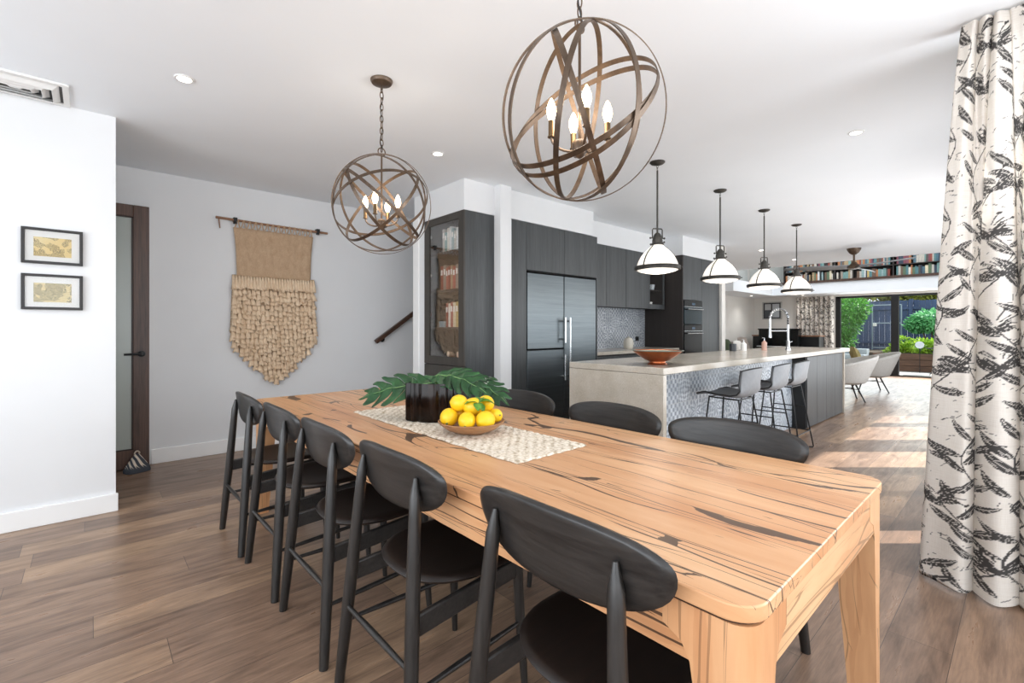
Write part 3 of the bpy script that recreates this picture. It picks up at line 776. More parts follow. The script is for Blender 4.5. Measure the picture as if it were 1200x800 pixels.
# ------------------------------------------------------------------ orb chandeliers
RO = .278
def orb_rings(center, specs):
    f = (Vector(center)-Vector((0, 0, H))).normalized(); r_ = f.cross(U3).normalized(); u_ = r_.cross(f)
    out = []
    for (phi, q, sg, sc) in specs:
        p = math.radians(phi); k = math.sqrt(1-q*q)*sg
        nrm = r_*(-math.sin(p)*k)+u_*(math.cos(p)*k)-f*q
        nrm.normalize(); a = (r_*math.cos(p)+u_*math.sin(p)); a = (a-nrm*a.dot(nrm)).normalized(); b2 = nrm.cross(a)
        out.append((nrm, a, b2, RO*sc))
    return out
def chandelier(label, x, y, zc, specs, bulbs_rz):
    c = Vector((x, y, CEIL)); zc -= CEIL
    root = thing('orb_chandelier', label, 'chandelier', c, 0, 'bronze orb chandeliers over the dining table')
    obj('canopy', MB().lathe([(0, 0), (.062, 0), (.062, -.006), (.055, -.018), (.03, -.026), (.012, -.03), (0, -.03)], 32), M['bronze'], root)
    # chain of alternating links
    ch = MB(); z = -.03; i = 0; ztop = zc+RO+.03
    while z > ztop+.01:
        ax = (1, 0) if i % 2 else (0, 1)
        pts = [(ax[0]*.0095*math.cos(a), ax[1]*.0095*math.cos(a), z-.021+.021*math.sin(a)) for a in np.linspace(0, 2*PI, 15)[:-1]]
        ch.tube(pts, .0026, 6, closed=True); z -= .034; i += 1
    obj('chain', ch, M['bronze'], root)
    cord = [(.012*math.sin(k*.9), .012*math.cos(k*.7), -.03+(ztop+.03)*k/14) for k in range(15)]
    obj('cord', MB().tube(cord, .0025, 6), M['black'], root)
    rg = MB(); rg.tube([(.022*math.cos(a), 0, ztop-.006+.022*math.sin(a)) for a in np.linspace(0, 2*PI, 21)[:-1]], .0035, 8, closed=True)
    obj('hanging_ring', rg, M['bronze'], root)
    zb = zc-.115
    obj('stem', MB().tube([(0, 0, ztop-.025), (0, 0, zb+.02)], .005, 10).lathe([(0, .035), (.02, .03), (.026, .02), (.026, -.005), (.018, -.018), (.008, -.026), (0, -.03)], 20, (0, 0, zb)), M['bronze'], root)
    for k in range(4):
        a = bulbs_rz+k*PI/2; d = Vector((math.cos(a), math.sin(a), 0))
        pts = [Vector((0, 0, zb))+d*.02]
        for q in np.linspace(0, 1, 9): pts.append(Vector((0, 0, zb))+d*(.03+.066*math.sin(q*PI/2))+Vector((0, 0, -.006+.045*(1-math.cos(q*PI/2)))))
        arm = obj('arm', MB().tube(pts, .0045, 8), M['bronze'], root)
        e = pts[-1]
        obj('candle_sleeve', MB().lathe([(0, 0), (.013, 0), (.0125, .004), (.010, .006), (.010, .055), (.008, .057), (0, .057)], 16, e), M['candle'], arm)
        obj('bulb', MB().lathe([(0, .057), (.008, .057), (.013, .072), (.0165, .085), (.015, .1), (.009, .118), (.003, .13), (0, .132)], 16, e), M['bulb'], arm)
    for (n_, a_, b_, R_) in orb_rings((x, y, zc+CEIL), specs):
        m = MB(); P = []
        N = 96; w, th = .0085, .0016
        for k in range(N):
            q = 2*PI*k/N; rad = a_*math.cos(q)+b_*math.sin(q); o = Vector((0, 0, zc))
            P.append([o+rad*(R_-th)-n_*w, o+rad*(R_+th)-n_*w, o+rad*(R_+th)+n_*w, o+rad*(R_-th)+n_*w])
        m.grid(P, closeu=True, closev=True)
        obj('ring', m, M['bronze'], root, angle=50)
    for s_ in (1, -1):
        pass
    return root
chandelier('bronze orb chandelier closest to the camera, large at top centre', 1.222, 1.012, 1.935,
           [(81, .97, 1, 1.0), (81, .78, -1, .985), (81, .6, 1, .985), (81, .22, -1, .97), (108, .045, 1, .96), (26, .32, 1, .955), (31, .42, 1, .97)], -2.22)
chandelier('bronze orb chandelier farther back, near the woven hanging', 1.238, 2.48, 1.927,
           [(80, .98, 1, 1.0), (60, .9, -1, .985), (-41, .12, -1, .97), (46, .3, 1, .965), (118, .8, 1, .98), (-52, .3, 1, .955), (20, .62, -1, .97)], -2.40)

# ------------------------------------------------------------------ island pendants
PX = [3.588, 4.797, 5.987, 7.154]
def pendant(label, x):
    root = thing('pendant_lamp', label, 'pendant lamp', (x, 2.12, CEIL), 0, 'pendant lamps over the kitchen island')
    zr = 1.735-CEIL        # rim
    obj('canopy', MB().lathe([(0, 0), (.063, 0), (.063, -.006), (.052, -.016), (.018, -.026), (0, -.027)], 28), M['gunmetal'], root)
    lk = MB()
    for k in range(2):
        ax = (1, 0) if k else (0, 1)
        lk.tube([(ax[0]*.007*math.cos(a), ax[1]*.007*math.cos(a), -.04-.02*k+.014*math.sin(a)) for a in np.linspace(0, 2*PI, 13)[:-1]], .002, 6, closed=True)
    obj('chain_link', lk, M['gunmetal'], root)
    obj('rod', MB().tube([(0, 0, -.072), (0, 0, zr+.29)], .0075, 12), M['gunmetal'], root)
    z0 = zr+.20
    cap = MB().lathe([(0, .1), (.014, .1), (.026, .088), (.034, .072), (.034, .056), (.04, .052), (.043, .034), (.043, .014), (.052, .009), (.056, 0), (.056, -.006), (0, -.006)], 28, (0, 0, z0))
    for a in (0, PI/2, PI, 1.5*PI):
        d = Vector((math.cos(a), math.sin(a), 0))
        cap.tube([Vector((0, 0, z0+.012))+d*.034, Vector((0, 0, z0+.012))+d*.062], .0035, 8); cap.ball(Vector((0, 0, z0+.012))+d*.064, .008, 10, 6)
    obj('socket_cap', cap, M['gunmetal'], root)
    yk = []
    for s_ in (1, -1):
        pass
    pth = [(-.045, 0, z0+.055), (-.045, 0, z0+.125), (-.038, 0, z0+.135), (.038, 0, z0+.135), (.045, 0, z0+.125), (.045, 0, z0+.055)]
    ym = MB().tube(pth, .0055, 8); ym.tube([(-.062, 0, z0+.055), (.062, 0, z0+.055)], .005, 8); ym.ball((-.064, 0, z0+.055), .009, 10, 6); ym.ball((.064, 0, z0+.055), .009, 10, 6)
    y_ = obj('yoke', ym, M['gunmetal'], root); y_.rotation_euler = (0, 0, -.55)
    prof = [(.046, .197), (.052, .19), (.064, .176), (.085, .158), (.112, .132), (.136, .1), (.154, .066), (.166, .034), (.172, .012), (.172, .0)]
    obj('glass_shade', MB().lathe([(r_, z+zr) for r_, z in prof], 48), M['opal'], root, angle=80)
    obj('diffuser', MB().lathe([(.178, zr-.012), (.15, zr-.028), (.1, zr-.04), (.05, zr-.046), (0, zr-.048)], 48), M['opal'], root, angle=80)
    obj('rim_band', MB().lathe([(.17, zr+.016), (.186, zr+.016), (.19, zr+.01), (.19, zr-.014), (.184, zr-.018), (.168, zr-.018)], 48), M['gunmetal'], root)
    for k in range(3):
        a = 2*PI*k/3+.9
        pts = [(math.cos(a)*(r_+.003), math.sin(a)*(r_+.003), z+zr) for r_, z in prof]
        st_ = MB(); d = Vector((-math.sin(a), math.cos(a), 0))*.0055; o_ = Vector((math.cos(a), math.sin(a), 0))*.003
        st_.grid([[Vector(p)-d, Vector(p)-d+o_, Vector(p)+d+o_, Vector(p)+d] for p in pts], closev=True)
        st_.tube([Vector((math.cos(a)*.186, math.sin(a)*.186, zr-.002)), Vector((math.cos(a)*.206, math.sin(a)*.206, zr-.002))], .005, 8)
        obj('strap', st_, M['gunmetal'], root)
    return root
pl = ['opal glass pendant lamp nearest the dining table, in front of the wall cabinets', 'opal glass pendant lamp second from the dining table, by the oven tower',
      'opal glass pendant lamp third from the dining table', 'opal glass pendant lamp at the far end of the island, near the bookshelf']
p0 = pendant(pl[0], PX[0])
for x, l in zip(PX[1:], pl[1:]): dup(p0, (x, 2.12, CEIL), None, l)

# ------------------------------------------------------------------ downlights
dl = [(.398, 3.212, CEIL, 'ceiling downlight between the vent and the farther chandelier'), (2.094, 3.212, CEIL, 'ceiling downlight just right of the farther chandelier'),
      (4.108, .835, CEIL, 'ceiling downlight nearest the printed curtain, beyond the large chandelier'), (6.732, .844, CEIL, 'middle downlight of the row beside the printed curtain'),
      (8.80, .839, CEIL, 'farthest downlight in the row beside the printed curtain'), (9.007, 3.239, CEIL, 'ceiling downlight seen beside the third pendant rod'),
      (10.739, 3.221, CEIL, 'ceiling downlight seen beside the farthest pendant rod'), (14.0, 5.3, 2.155, 'downlight in the low ceiling above the green cushion'),
      (14.85, 4.25, 2.155, 'downlight in the low ceiling in front of the far curtain')]
d0 = None
for x, y, z, l in dl:
    if d0 is None:
        d0 = thing('downlight', l, 'downlight', (x, y, z), 0, 'recessed ceiling downlights')
        obj('trim_ring', MB().lathe([(.036, -.001), (.036, -.006), (.046, -.006), (.05, 0)], 32), M['vent_w'], d0)
        obj('lamp_face', MB().lathe([(.037, -.003), (.02, -.004), (0, -.004)], 32), M['led'], d0)
    else: dup(d0, (x, y, z), None, l)

# ------------------------------------------------------------------ pictures on the left wall
def picture(label, x, z, w, h, art, pw, ph):
    root = thing('framed_picture', label, 'picture', (x, 4.112, z), 0, 'small framed drawings on the left wall')
    m = MB(); fwd = .016
    m.box(-w/2, w/2, -.024, 0, h/2-fwd, h/2); m.box(-w/2, w/2, -.024, 0, -h/2, -h/2+fwd); m.box(-w/2, -w/2+fwd, -.024, 0, -h/2+fwd, h/2-fwd); m.box(w/2-fwd, w/2, -.024, 0, -h/2+fwd, h/2-fwd)
    obj('frame', m, M['frame_black'], root, bevel=.0015)
    obj('mount', B(-w/2+fwd, w/2-fwd, -.012, -.004, -h/2+fwd, h/2-fwd), M['mat_board'], root, smooth=False)
    obj('drawing', B(-pw/2, pw/2, -.0135, -.012, -ph/2-.004, ph/2-.004), art, root, smooth=False)
    obj('glass', B(-w/2+fwd, w/2-fwd, -.018, -.017, -h/2+fwd, h/2-fwd), M['glass_art'], root, smooth=False)
picture('upper small black framed ink drawing on the left wall', -.171, 1.732, .277, .220, M['art1'], .17, .118)
picture('lower small black framed pencil drawing on the left wall', -.171, 1.448, .277, .220, M['art2'], .17, .118)

# ------------------------------------------------------------------ woven wall hanging
HX, HY = 1.437, 5.30
wh = thing('wall_hanging', 'shaggy woven jute hanging on a bamboo rod', 'wall hanging', (HX, HY, 2.285))
obj('rod', MB().tube([(-.535, -.04, .012), (-.2, -.04, .004), (.2, -.04, 0), (.535, -.04, -.002)], .0125, 12).tube([(-.51, -.04, .005), (-.5, -.04, -.09)], .006, 8), M['rod'], wh)
for s_ in (-.37, .43):
    obj('bracket', MB().box(s_-.016, s_+.016, -.062, 0, -.005, .03).tube([(s_, -.04, -.03), (s_, -.04, .03)], .018, 12), M['blackmetal'], wh)
rows = []
for i in range(13):
    u = i/12; z = -.062-.488*u; hw = .375-.02*math.sin(PI*u*.5)+.01*(1-u)**4
    rows.append([(q*hw, -.03-.003*math.sin(q*30), z) for q in np.linspace(-1, 1, 40)])
obj('woven_panel', MB().grid(rows), M['jute'], wh, solid=.008)
lp = MB()
for k in range(14):
    x = -.35+.7*k/13
    lp.tube([(x-.024, -.03, -.07), (x-.012, -.042, -.035), (x-.005, -.05, 0), (x, -.054, .012), (x+.005, -.05, 0), (x+.012, -.042, -.035), (x+.024, -.03, -.07)], .0055, 6)
obj('hanging_loop', lp, M['jute'], wh)
def tuft(mb, x, z, w, h, out, rnd):
    rows = []; nst = 6
    for i in range(6):
        u = i/5; row = []
        for j in range(nst+1):
            q = j/nst*2-1
            ww = w*(.42+.68*u**.8)
            row.append((x+q*ww+rnd.uniform(-.003, .003)*u, -.03-out*(.25*min(1, u*4)+.75*u**1.3)*(1-.3*q*q)-.004*((j % 2) if u > .2 else 0), z-h*u+(rnd.uniform(-.012, .012) if i == 5 else 0)))
        rows.append(row)
    b = len(mb.f); mb.grid(rows)
    # closing underside back to the cloth
    e = rows[-1]
    mb.grid([e, [(p[0], -.028, p[2]+.012) for p in e]])
rnd = random.Random(5)
tf = MB(); nr = 20
for k in range(nr):
    z = -.655-.0465*k
    u = k/(nr-1)
    # silhouette half-width: near constant then a blunt V
    zz = z
    hw = .395+.02*min(1, max(0, (-.66-zz)/.5))
    if zz < -1.16: hw = max(.03, .415*(1-((-1.16-zz)/.44)**1.15))
    n = max(1, int(round(hw*2/.042)))
    for j in range(n):
        x = -hw+2*hw*(j+.5)/n+((.5/n*hw) if k % 2 else 0)*.6+rnd.uniform(-.006, .006)
        dip = -.03*math.sin(PI*(j+.5)/n)*(1 if k > 2 else 0)
        tuft(tf, x, z+rnd.uniform(-.013, .013)+dip*.6+.04*0, hw/n*1.15, .078+rnd.uniform(-.012, .014), .038+rnd.uniform(-.014, .02), rnd)
base_rows = []
for i in range(14):
    u = i/13; z = -.53-1.06*u
    hw = .395+.02*min(1, max(0, (-.66-z)/.5))
    if z < -1.16: hw = max(.01, .405*(1-((-1.16-z)/.45)**1.15))
    base_rows.append([(q*hw, -.024, z) for q in np.linspace(-1, 1, 12)])
obj('backing', MB().grid(base_rows), M['jute'], wh, solid=.008)
obj('tufts', tf, M['jute_l'], wh, solid=.003, angle=80)
fr = MB()
for j in range(30):
    x = -.385+.77*j/29; flare = 1.06
    tuft(fr, x*1.0, -.535+rnd.uniform(-.004, .004), .017, .135+rnd.uniform(-.012, .012), .045+rnd.uniform(-.006, .006), rnd)
obj('fringe', fr, M['jute_l'], wh, solid=.003, angle=80)

# ------------------------------------------------------------------ handrail
hr = thing('handrail', 'dark timber stair handrail on the white back wall', 'handrail', (2.54, 5.30, 1.06))
a = Vector((0, -.06, 0)); b = Vector((2.2, -.06, 1.52)); dd = (b-a).normalized()
obj('rail', MB().obox((a+b)/2, (b-a)/2, (0, .022, 0), Vector((-dd.z, 0, dd.x))*.024), M['hand'], hr, bevel=.004)
for q in (.13, 1.3):
    p = a+(b-a).normalized()*q
    obj('bracket', MB().tube([(p.x, 0, p.z-.055), (p.x, -.012, p.z-.055)], .022, 16).tube([(p.x, -.01, p.z-.055), (p.x, -.058, p.z-.055), (p.x, -.06, p.z-.02)], .008, 8), M['blackmetal'], hr)

# ------------------------------------------------------------------ bookcase with glazed door
bc = thing('bookcase', 'tall charcoal bookcase with a glazed door, end of the kitchen wall', 'bookcase', (2.614, 3.567, 0))
D_, W_, H_ = .372, .699, 2.343
obj('side_panel', B(.02, D_, 0, .03, 0, H_), M['cab'], bc, bevel=.002)
obj('side_panel', B(.02, D_, W_-.03, W_, 0, H_), M['cab'], bc, bevel=.002)
c = MB(); c.box(.02, D_, .03, W_-.03, H_-.03, H_); c.box(.02, D_, .03, W_-.03, 0, .1); c.box(.02, D_, .03, W_-.03, .86, .925); c.box(D_-.02, D_, .03, W_-.03, .1, H_-.03)
obj('carcass', c, plain('dark_bookcase_inside', '#2e2a27', .6), bc, smooth=False)
for z in (1.235, 1.615, 2.0):
    obj('shelf', B(.05, D_-.02, .03, W_-.03, z-.03, z), plain('dark_shelf_board', '#3a3531', .5), bc, bevel=.002)
dm = MB(); dm.box(0, .02, 0, .088, .858, H_); dm.box(0, .02, W_-.092, W_, .858, H_); dm.box(0, .02, .088, W_-.092, 2.275, H_); dm.box(0, .02, .088, W_-.092, .858, .942)
gd = obj('door', dm, M['cab_front'], bc, bevel=.002)
obj('glass', B(.008, .012, .088, W_-.092, .942, 2.275), M['glass_book'], gd, smooth=False)
hm = MB()
for z in (1.0, 1.35, 1.75, 2.15): hm.box(.013, .03, W_-.1, W_-.085, z, z+.035)
obj('hinge', hm, M['stainless'], gd)
obj('lower_door', B(0, .02, 0, W_, .06, .853), M['cab_front'], bc, bevel=.002)

def book(loc, h, d, w, ci, label, group, axis='y', lean=0, mesh_detail=True):
    """upright book; spine faces -X; thickness along Y"""
    mb = MB(); t_ = min(.003, w*.12)
    mb.cur = 0
    # covers and rounded spine
    n = 6
    sp = [(-.004*math.sin(PI*k/n), -w/2+w*k/n) for k in range(n+1)]
    poly = [(d, -w/2)] + [(x, y) for x, y in sp][::1] + [(d, w/2), (d, w/2-t_), (.004, w/2-t_), (.004, -w/2+t_), (d, -w/2+t_)]
    poly = poly[::-1]
    mb.prism(poly, 0, h)
    mb.cur = 1; mb.box(.004, d-.004, -w/2+t_, w/2-t_, .003, h-.003)
    if mesh_detail:
        mb.cur = 2; mb.box(-.0055, -.003, -w/2+w*.22, w/2-w*.22, h*.62, h*.84)
    o = obj('book', mb, [BM[ci], M['paper'], M['mat_board']][:3 if mesh_detail else 2], loc=loc, angle=50)
    if lean: o.rotation_euler = (lean, 0, 0)
    tag(o, label, 'book', group); return o
ords = ['first', 'second', 'third', 'fourth', 'fifth', 'sixth', 'seventh', 'eighth', 'ninth', 'tenth', 'eleventh', 'twelfth']
shelf_sets = [(2.0, 'top', 'shelf of the glazed bookcase', [12, 16, 17, 12, 9, 4, 12, 3, 14, 9]), (1.615, 'middle', 'shelf of the glazed bookcase', [3, 8, 15, 18, 19, 13, 0, 19, 18, 0]), (1.235, 'lower', 'shelf of the glazed bookcase', [3, 12, 13, 2, 16, 19, 3, 0])]
for z, nm, sh, cols in shelf_sets:
    y = 3.567+.095; rr = random.Random(int(z*100))
    for k, ci in enumerate(cols):
        w = rr.uniform(.034, .052); hgt = rr.uniform(.2, .265) if nm != 'lower' else rr.uniform(.24, .28)
        book((2.614+.10, y+w/2, z), hgt, .18, w, ci, '%s spined book, %s from the right on the %s %s' % (BOOKN[ci], ords[k], nm, sh), 'books in the glazed bookcase')
        y += w+.0015
bx = thing('trinket_box', 'small blue grey box left of the books on the lower glazed shelf', 'box', (2.614+.12, 4.06, 1.235))
obj('box_base', B(-.04, .04, -.05, .05, 0, .045), plain('slate_blue_box', '#7d95a0', .5), bx, bevel=.003); obj('lid', B(-.042, .042, -.052, .052, .045, .06), plain('slate_blue_lid', '#8aa3ae', .5), bx, bevel=.003)
def bootie(label, y):
    r_ = thing('baby_shoe', label, 'shoe', (2.614+.12, y, .926), .3, 'keepsake shoes in the glazed bookcase')
    P = []
    for i in range(9):
        u = i/8; x = -.05+.1*u; hh = .055*(1-.45*u**1.5); ww = .028*(math.sin(PI*(.12+.8*u))**.5)
        P.append([(x, ww*math.cos(2*PI*k/12), .012+max(0, hh*(.5+.5*math.sin(2*PI*k/12)))) for k in range(12)])
    m = MB(); m.grid(P, closev=True); m.f += [tuple(range(12))[::-1], tuple(8*12+k for k in range(12))]; m.mi += [0, 0]
    obj('upper', m, plain('cream_shoe_leather', '#d3bca8', .6), r_, sub=1)
    obj('sole', MB().prism([( .055*math.cos(2*PI*k/20), .031*math.sin(2*PI*k/20)) for k in range(20)], 0, .014), plain('tan_sole', '#a88b74', .7), r_)
bootie('cream keepsake shoe on the bookcase floor, nearer the hinge side', 3.95); bootie('cream keepsake shoe on the bookcase floor, nearer the kitchen', 3.78)

# ------------------------------------------------------------------ fridge wall
fc = thing('fridge_surround', 'charcoal cabinet surround with overhead doors above the steel fridge', 'cabinet', (3.138, 3.554, 0))
obj('filler_panel', B(0, .283, 0, .62, 0, 2.343), M['cab'], fc, bevel=.002)
for a, b in ((.286, .886), (.889, 1.49)):
    obj('overhead_door', B(a, b, 0, .02, 1.842, 2.343), M['cab'], fc, bevel=.002)
obj('carcass', MB().box(.29, 1.49, .02, .62, 1.85, 2.34).box(1.475, 1.495, .0, .62, 0, 1.842), M['cab'], fc, bevel=.002)
obj('recess', MB().box(.283, .295, .05, .6, 0, 1.84).box(.29, 1.475, .58, .62, 0, 1.84).box(.283, 1.475, .03, .1, 1.83, 1.842), M['gap'], fc, smooth=False)
fg = thing('fridge', 'two door dark stainless steel fridge with bar handles', 'fridge', (3.44, 3.56, 0))
obj('body', MB().box(.0, 1.165, .07, .56, .02, 1.815), M['gap'], fg, smooth=False)
obj('fridge_door', B(.0, .578, 0, .06, 1.0, 1.815), M['steel'], fg, bevel=.004)
obj('freezer_door', B(.0, .578, 0, .06, .06, .985), M['steel'], fg, bevel=.004)
obj('tall_door', B(.59, 1.168, 0, .06, .06, 1.815), M['steel'], fg, bevel=.004)
def barh(x, z0, z1):
    m = MB().tube([(x, -.055, z0), (x, -.055, z1)], .012, 12)
    for z in (z0+.04, z1-.04): m.tube([(x, 0, z), (x, -.055, z)], .011, 10)
    obj('handle', m, M['stainless'], fg)
barh(.545, 1.06, 1.345); barh(.545, .64, .925); barh(.628, .64, 1.345)

# ------------------------------------------------------------------ wall cabinets, splashback, rear bench
def overhead(label, x0, x1, doors, glassdoor=False):
    root = thing('wall_cabinet', label, 'cabinet', (x0, 3.82, 1.53), 0, 'charcoal wall cabinets over the rear bench')
    w = x1-x0
    if not glassdoor:
        obj('carcass', B(0, w, .02, .375, 0, .815), M['cab_dark'], root, smooth=False)
        n = doors
        for k in range(n): obj('door', B(w*k/n+.002, w*(k+1)/n-.002, 0, .02, -.012, .815), M['cab'], root, bevel=.002)
    else:
        c = MB(); c.box(0, .018, .02, .375, 0, .815); c.box(w-.018, w, .02, .375, 0, .815); c.box(0, w, .355, .375, 0, .815); c.box(0, w, .02, .375, 0, .02); c.box(0, w, .02, .375, .795, .815); c.box(.018, w-.018, .04, .355, .27, .285); c.box(.018, w-.018, .04, .355, .52, .535)
        obj('carcass', c, M['cab_dark'], root, smooth=False)
        d = MB(); s_ = .035; d.box(.002, s_, 0, .02, -.012, .815); d.box(w-s_, w-.002, 0, .02, -.012, .815); d.box(s_, w-s_, 0, .02, -.012, .06); d.box(s_, w-s_, 0, .02, .76, .815)
        dd_ = obj('door', d, M['cab'], root, bevel=.002)
        obj('glass', B(s_, w-s_, .008, .012, .06, .76), M['glass_book'], dd_, smooth=False)
    return root
overhead('charcoal wall cabinet beside the fridge, above the patterned splashback', 4.72, 5.635, 2)
overhead('charcoal single door wall cabinet, middle of the wall run', 5.64, 6.215, 1)
gc = overhead('narrow glass fronted wall cabinet with cups beside the oven tower', 6.22, 6.68, 1, True)
# glassware in it
def cup(label, x, z, hgt, r_, mat):
    o = obj('cup', MB().lathe([(0, 0), (r_*.75, 0), (r_, hgt), (r_*.92, hgt), (r_*.68, .006), (0, .006)], 20), mat, loc=(x, 3.93, z)); tag(o, label, 'cup', 'cups in the glass fronted wall cabinet')
cup('white cup at the left on the middle shelf of the glass cabinet', 6.34, 1.53+.536, .0+.11, .04, M['white']); 
cup('pale blue cup on the middle shelf of the glass cabinet', 6.48, 1.53+.536, .1, .045, plain('pale_blue_cup', '#b6c6d2', .2))
cup('white cup at the left on the lower shelf of the glass cabinet', 6.34, 1.53+.286, .07, .04, M['white'])
cup('pale blue cup on the lower shelf of the glass cabinet', 6.48, 1.53+.286, .085, .05, plain('ice_blue_cup', '#c2d0da', .2))
cup('white cup on the floor of the glass cabinet', 6.42, 1.53+.021, .08, .045, M['white'])
obj('splashback', B(4.64, 6.7, 4.185, 4.198, .925, 1.54), M['tile_s'], smooth=False)
tag(bpy.data.objects['splashback'], 'grey patterned tile splashback behind the rear bench', 'splashback')
rb = thing('base_cabinet', 'charcoal base cabinets under the rear kitchen bench', 'cabinet', (4.64, 3.60, 0))
obj('carcass', B(0, 2.06, .03, .58, .1, .885), M['cab_dark'], rb, smooth=False); obj('kickboard', B(0, 2.06, .08, .1, 0, .1), M['gap'], rb, smooth=False)
for k in range(3): obj('drawer', B(.003+k*.686, .683+k*.686, .01, .03, .105, .86), M['cab'], rb, bevel=.002)
o = obj('rear_benchtop', B(4.64, 6.7, 3.585, 4.184, .885, .925), M['stone'], bevel=.003); tag(o, 'pale stone benchtop below the patterned splashback', 'benchtop')
jr = thing('jar', 'ivory ribbed ceramic jar with lid on the rear bench', 'jar', (5.93, 3.98, .925))
obj('jar_body', MB().lathe([(0, 0), (.055, 0), (.07, .02), (.076, .07), (.07, .12), (.055, .145), (0, .145)], 28), M['ceramic'], jr); obj('lid', MB().lathe([(0, 0), (.05, 0), (.052, .006), (.03, .018), (.012, .022), (.014, .032), (0, .036)], 24, (0, 0, .145)), M['ceramic'], jr)
po = thing('power_outlet', 'black power outlet on the patterned splashback', 'outlet', (6.47, 4.185, 1.06))
obj('plate', B(-.045, .045, -.008, 0, -.035, .035), M['black'], po, bevel=.003); obj('socket', B(-.03, .03, -.011, -.008, -.018, .018), M['gap'], po, bevel=.002)

# ------------------------------------------------------------------ oven tower
ot = thing('oven_tower', 'tall charcoal cabinet tower holding the two wall ovens', 'cabinet', (6.70, 3.532, 0))
obj('side_panel', B(0, .025, 0, .66, 0, 2.343), M['cab_dark'], ot, bevel=.001)
obj('upper_door', B(.028, .612, 0, .02, 1.665, 2.343), M['cab'], ot, bevel=.002)
obj('tall_door', B(.616, 1.255, 0, .02, .1, 2.343), M['cab'], ot, bevel=.002)
obj('drawer', B(.028, .612, 0, .02, .1, .70), M['cab'], ot, bevel=.002)
obj('carcass', MB().box(.025, 1.255, .58, .66, 0, 2.34).box(.6, 1.255, .02, .58, 0, 2.34).box(.025, .6, .02, .58, 1.66, 2.34).box(.025, .6, .05, .58, 0, .7), M['cab_dark'], ot, smooth=False)
def oven(label, z0, z1, mirror):
    r_ = thing('wall_oven', label, 'oven', (6.728, 3.53, z0), 0, 'built in ovens in the tower')
    h = z1-z0; w = .584
    obj('body', B(0.004, w-.004, .02, .55, 0, h), M['gap'], r_, smooth=False)
    dr_ = obj('door', B(.002, w-.002, -.012, .02, .004, h-.1), M['ovenmirror'] if mirror else M['ovenglass'], r_, bevel=.002)
    obj('handle', MB().tube([(.05, -.05, h-.135), (w-.05, -.05, h-.135)], .009, 10).tube([(.08, -.012, h-.135), (.08, -.05, h-.135)], .007, 8).tube([(w-.08, -.012, h-.135), (w-.08, -.05, h-.135)], .007, 8), M['stainless'], dr_)
    cp = obj('control_panel', B(.002, w-.002, -.012, .02, h-.096, h-.002), M['ovenglass'], r_, bevel=.002)
    obj('display', B(w/2-.05, w/2+.05, -.0135, -.012, h-.07, h-.035), plain('oven_display', '#28445a', .2), cp, smooth=False)
    obj('trim_strip', B(.002, w-.002, -.014, .0, h-.1, h-.094), M['stainless'], r_, smooth=False)
oven('upper wall oven with mirrored glass door in the tower', 1.285, 1.655, True); oven('lower wall oven with black glass door in the tower', .705, 1.28, False)

# ------------------------------------------------------------------ island
ib = thing('island_benchtop', 'long pale stone island top with waterfall ends', 'benchtop', (3.0, 1.725, 0))
IL = 5.13; IW = .87
obj('stone_top', B(0, IL, 0, IW, .892, .94), M['stone'], ib, bevel=.003)
obj('end_panel', B(0, .045, 0, IW, 0, .8895), M['stone'], ib, bevel=.002)
obj('end_panel', B(IL-.03, IL, .06, IW, 0, .8895), M['stone'], ib, bevel=.002)
ic = thing('island_cabinet', 'island base with patterned tile face and charcoal end doors', 'cabinet', (3.05, 1.725, 0))
obj('carcass', B(.01, 3.40, .27, .85, 0, .888), M['cab_dark'], ic, smooth=False)
obj('tile_face', B(.0, 3.40, .235, .27, 0, .888), M['tile_i'], ic, smooth=False)
obj('carcass', B(3.41, 5.03, .1, .85, 0, .888), M['cab_dark'], ic, smooth=False)
obj('return_panel', B(3.39, 3.412, .085, .26, 0, .888), M['black'], ic, smooth=False)
for k in range(4): obj('door', B(3.415+k*.403, 3.415+(k+1)*.403-.004, .075, .1, .012, .872), M['cab'], ic, bevel=.002)
obj('shadow_gap', B(3.41, 5.03, .085, .12, .872, .888), M['gap'], ic, smooth=False)

# copper bowl
cb = thing('copper_bowl', 'wide footed copper bowl with green inside on the island', 'bowl', (3.30, 1.95, .94))
obj('vessel', MB().lathe([(0, .024), (.06, .024), (.09, .035), (.14, .068), (.182, .1), (.187, .108), (.184, .11), (.178, .104)], 48), M['copper'], cb)
obj('inside', MB().lathe([(0, .03), (.06, .03), (.09, .041), (.14, .074), (.178, .104), (.196, .108), (.198, .112), (.186, .113)], 48), M['patina'], cb)
obj('foot', MB().lathe([(0, 0), (.074, 0), (.076, .004), (.062, .014), (.06, .026), (0, .026)], 40), M['copper'], cb)

# tap
tp = thing('kitchen_tap', 'tall chrome spring tap at the far end of the island', 'tap', (6.75, 2.10, .94))
obj('base', MB().lathe([(0, 0), (.03, 0), (.03, .02), (.022, .03), (.02, .12), (.016, .13), (0, .13)], 20), M['chrome'], tp)
obj('riser', MB().tube([(0, 0, .12), (0, 0, .33)], .014, 14), M['chrome'], tp)
arc = [(0, 0, .33), (0, 0, .42)]+[(-.0+ (-.1+.1*math.cos(a))*.55, (.1-.1*math.cos(a))*.9, .42+.115*math.sin(a)) for a in np.linspace(.15, PI, 14)]
hs = [Vector(p) for p in arc]
obj('hose', MB().tube(hs, .010, 10), M['black'], tp)
spn = []
for i in range(len(hs)-1):
    for q in range(14):
        u = q/14; p = hs[i].lerp(hs[i+1], u); d = (hs[i+1]-hs[i]).normalized(); a1 = d.cross(Vector((.3, .5, .8))).normalized(); b1 = d.cross(a1)
        ph = q/14*2*PI*3
        spn.append(p+(a1*math.cos(ph)+b1*math.sin(ph))*.0145)
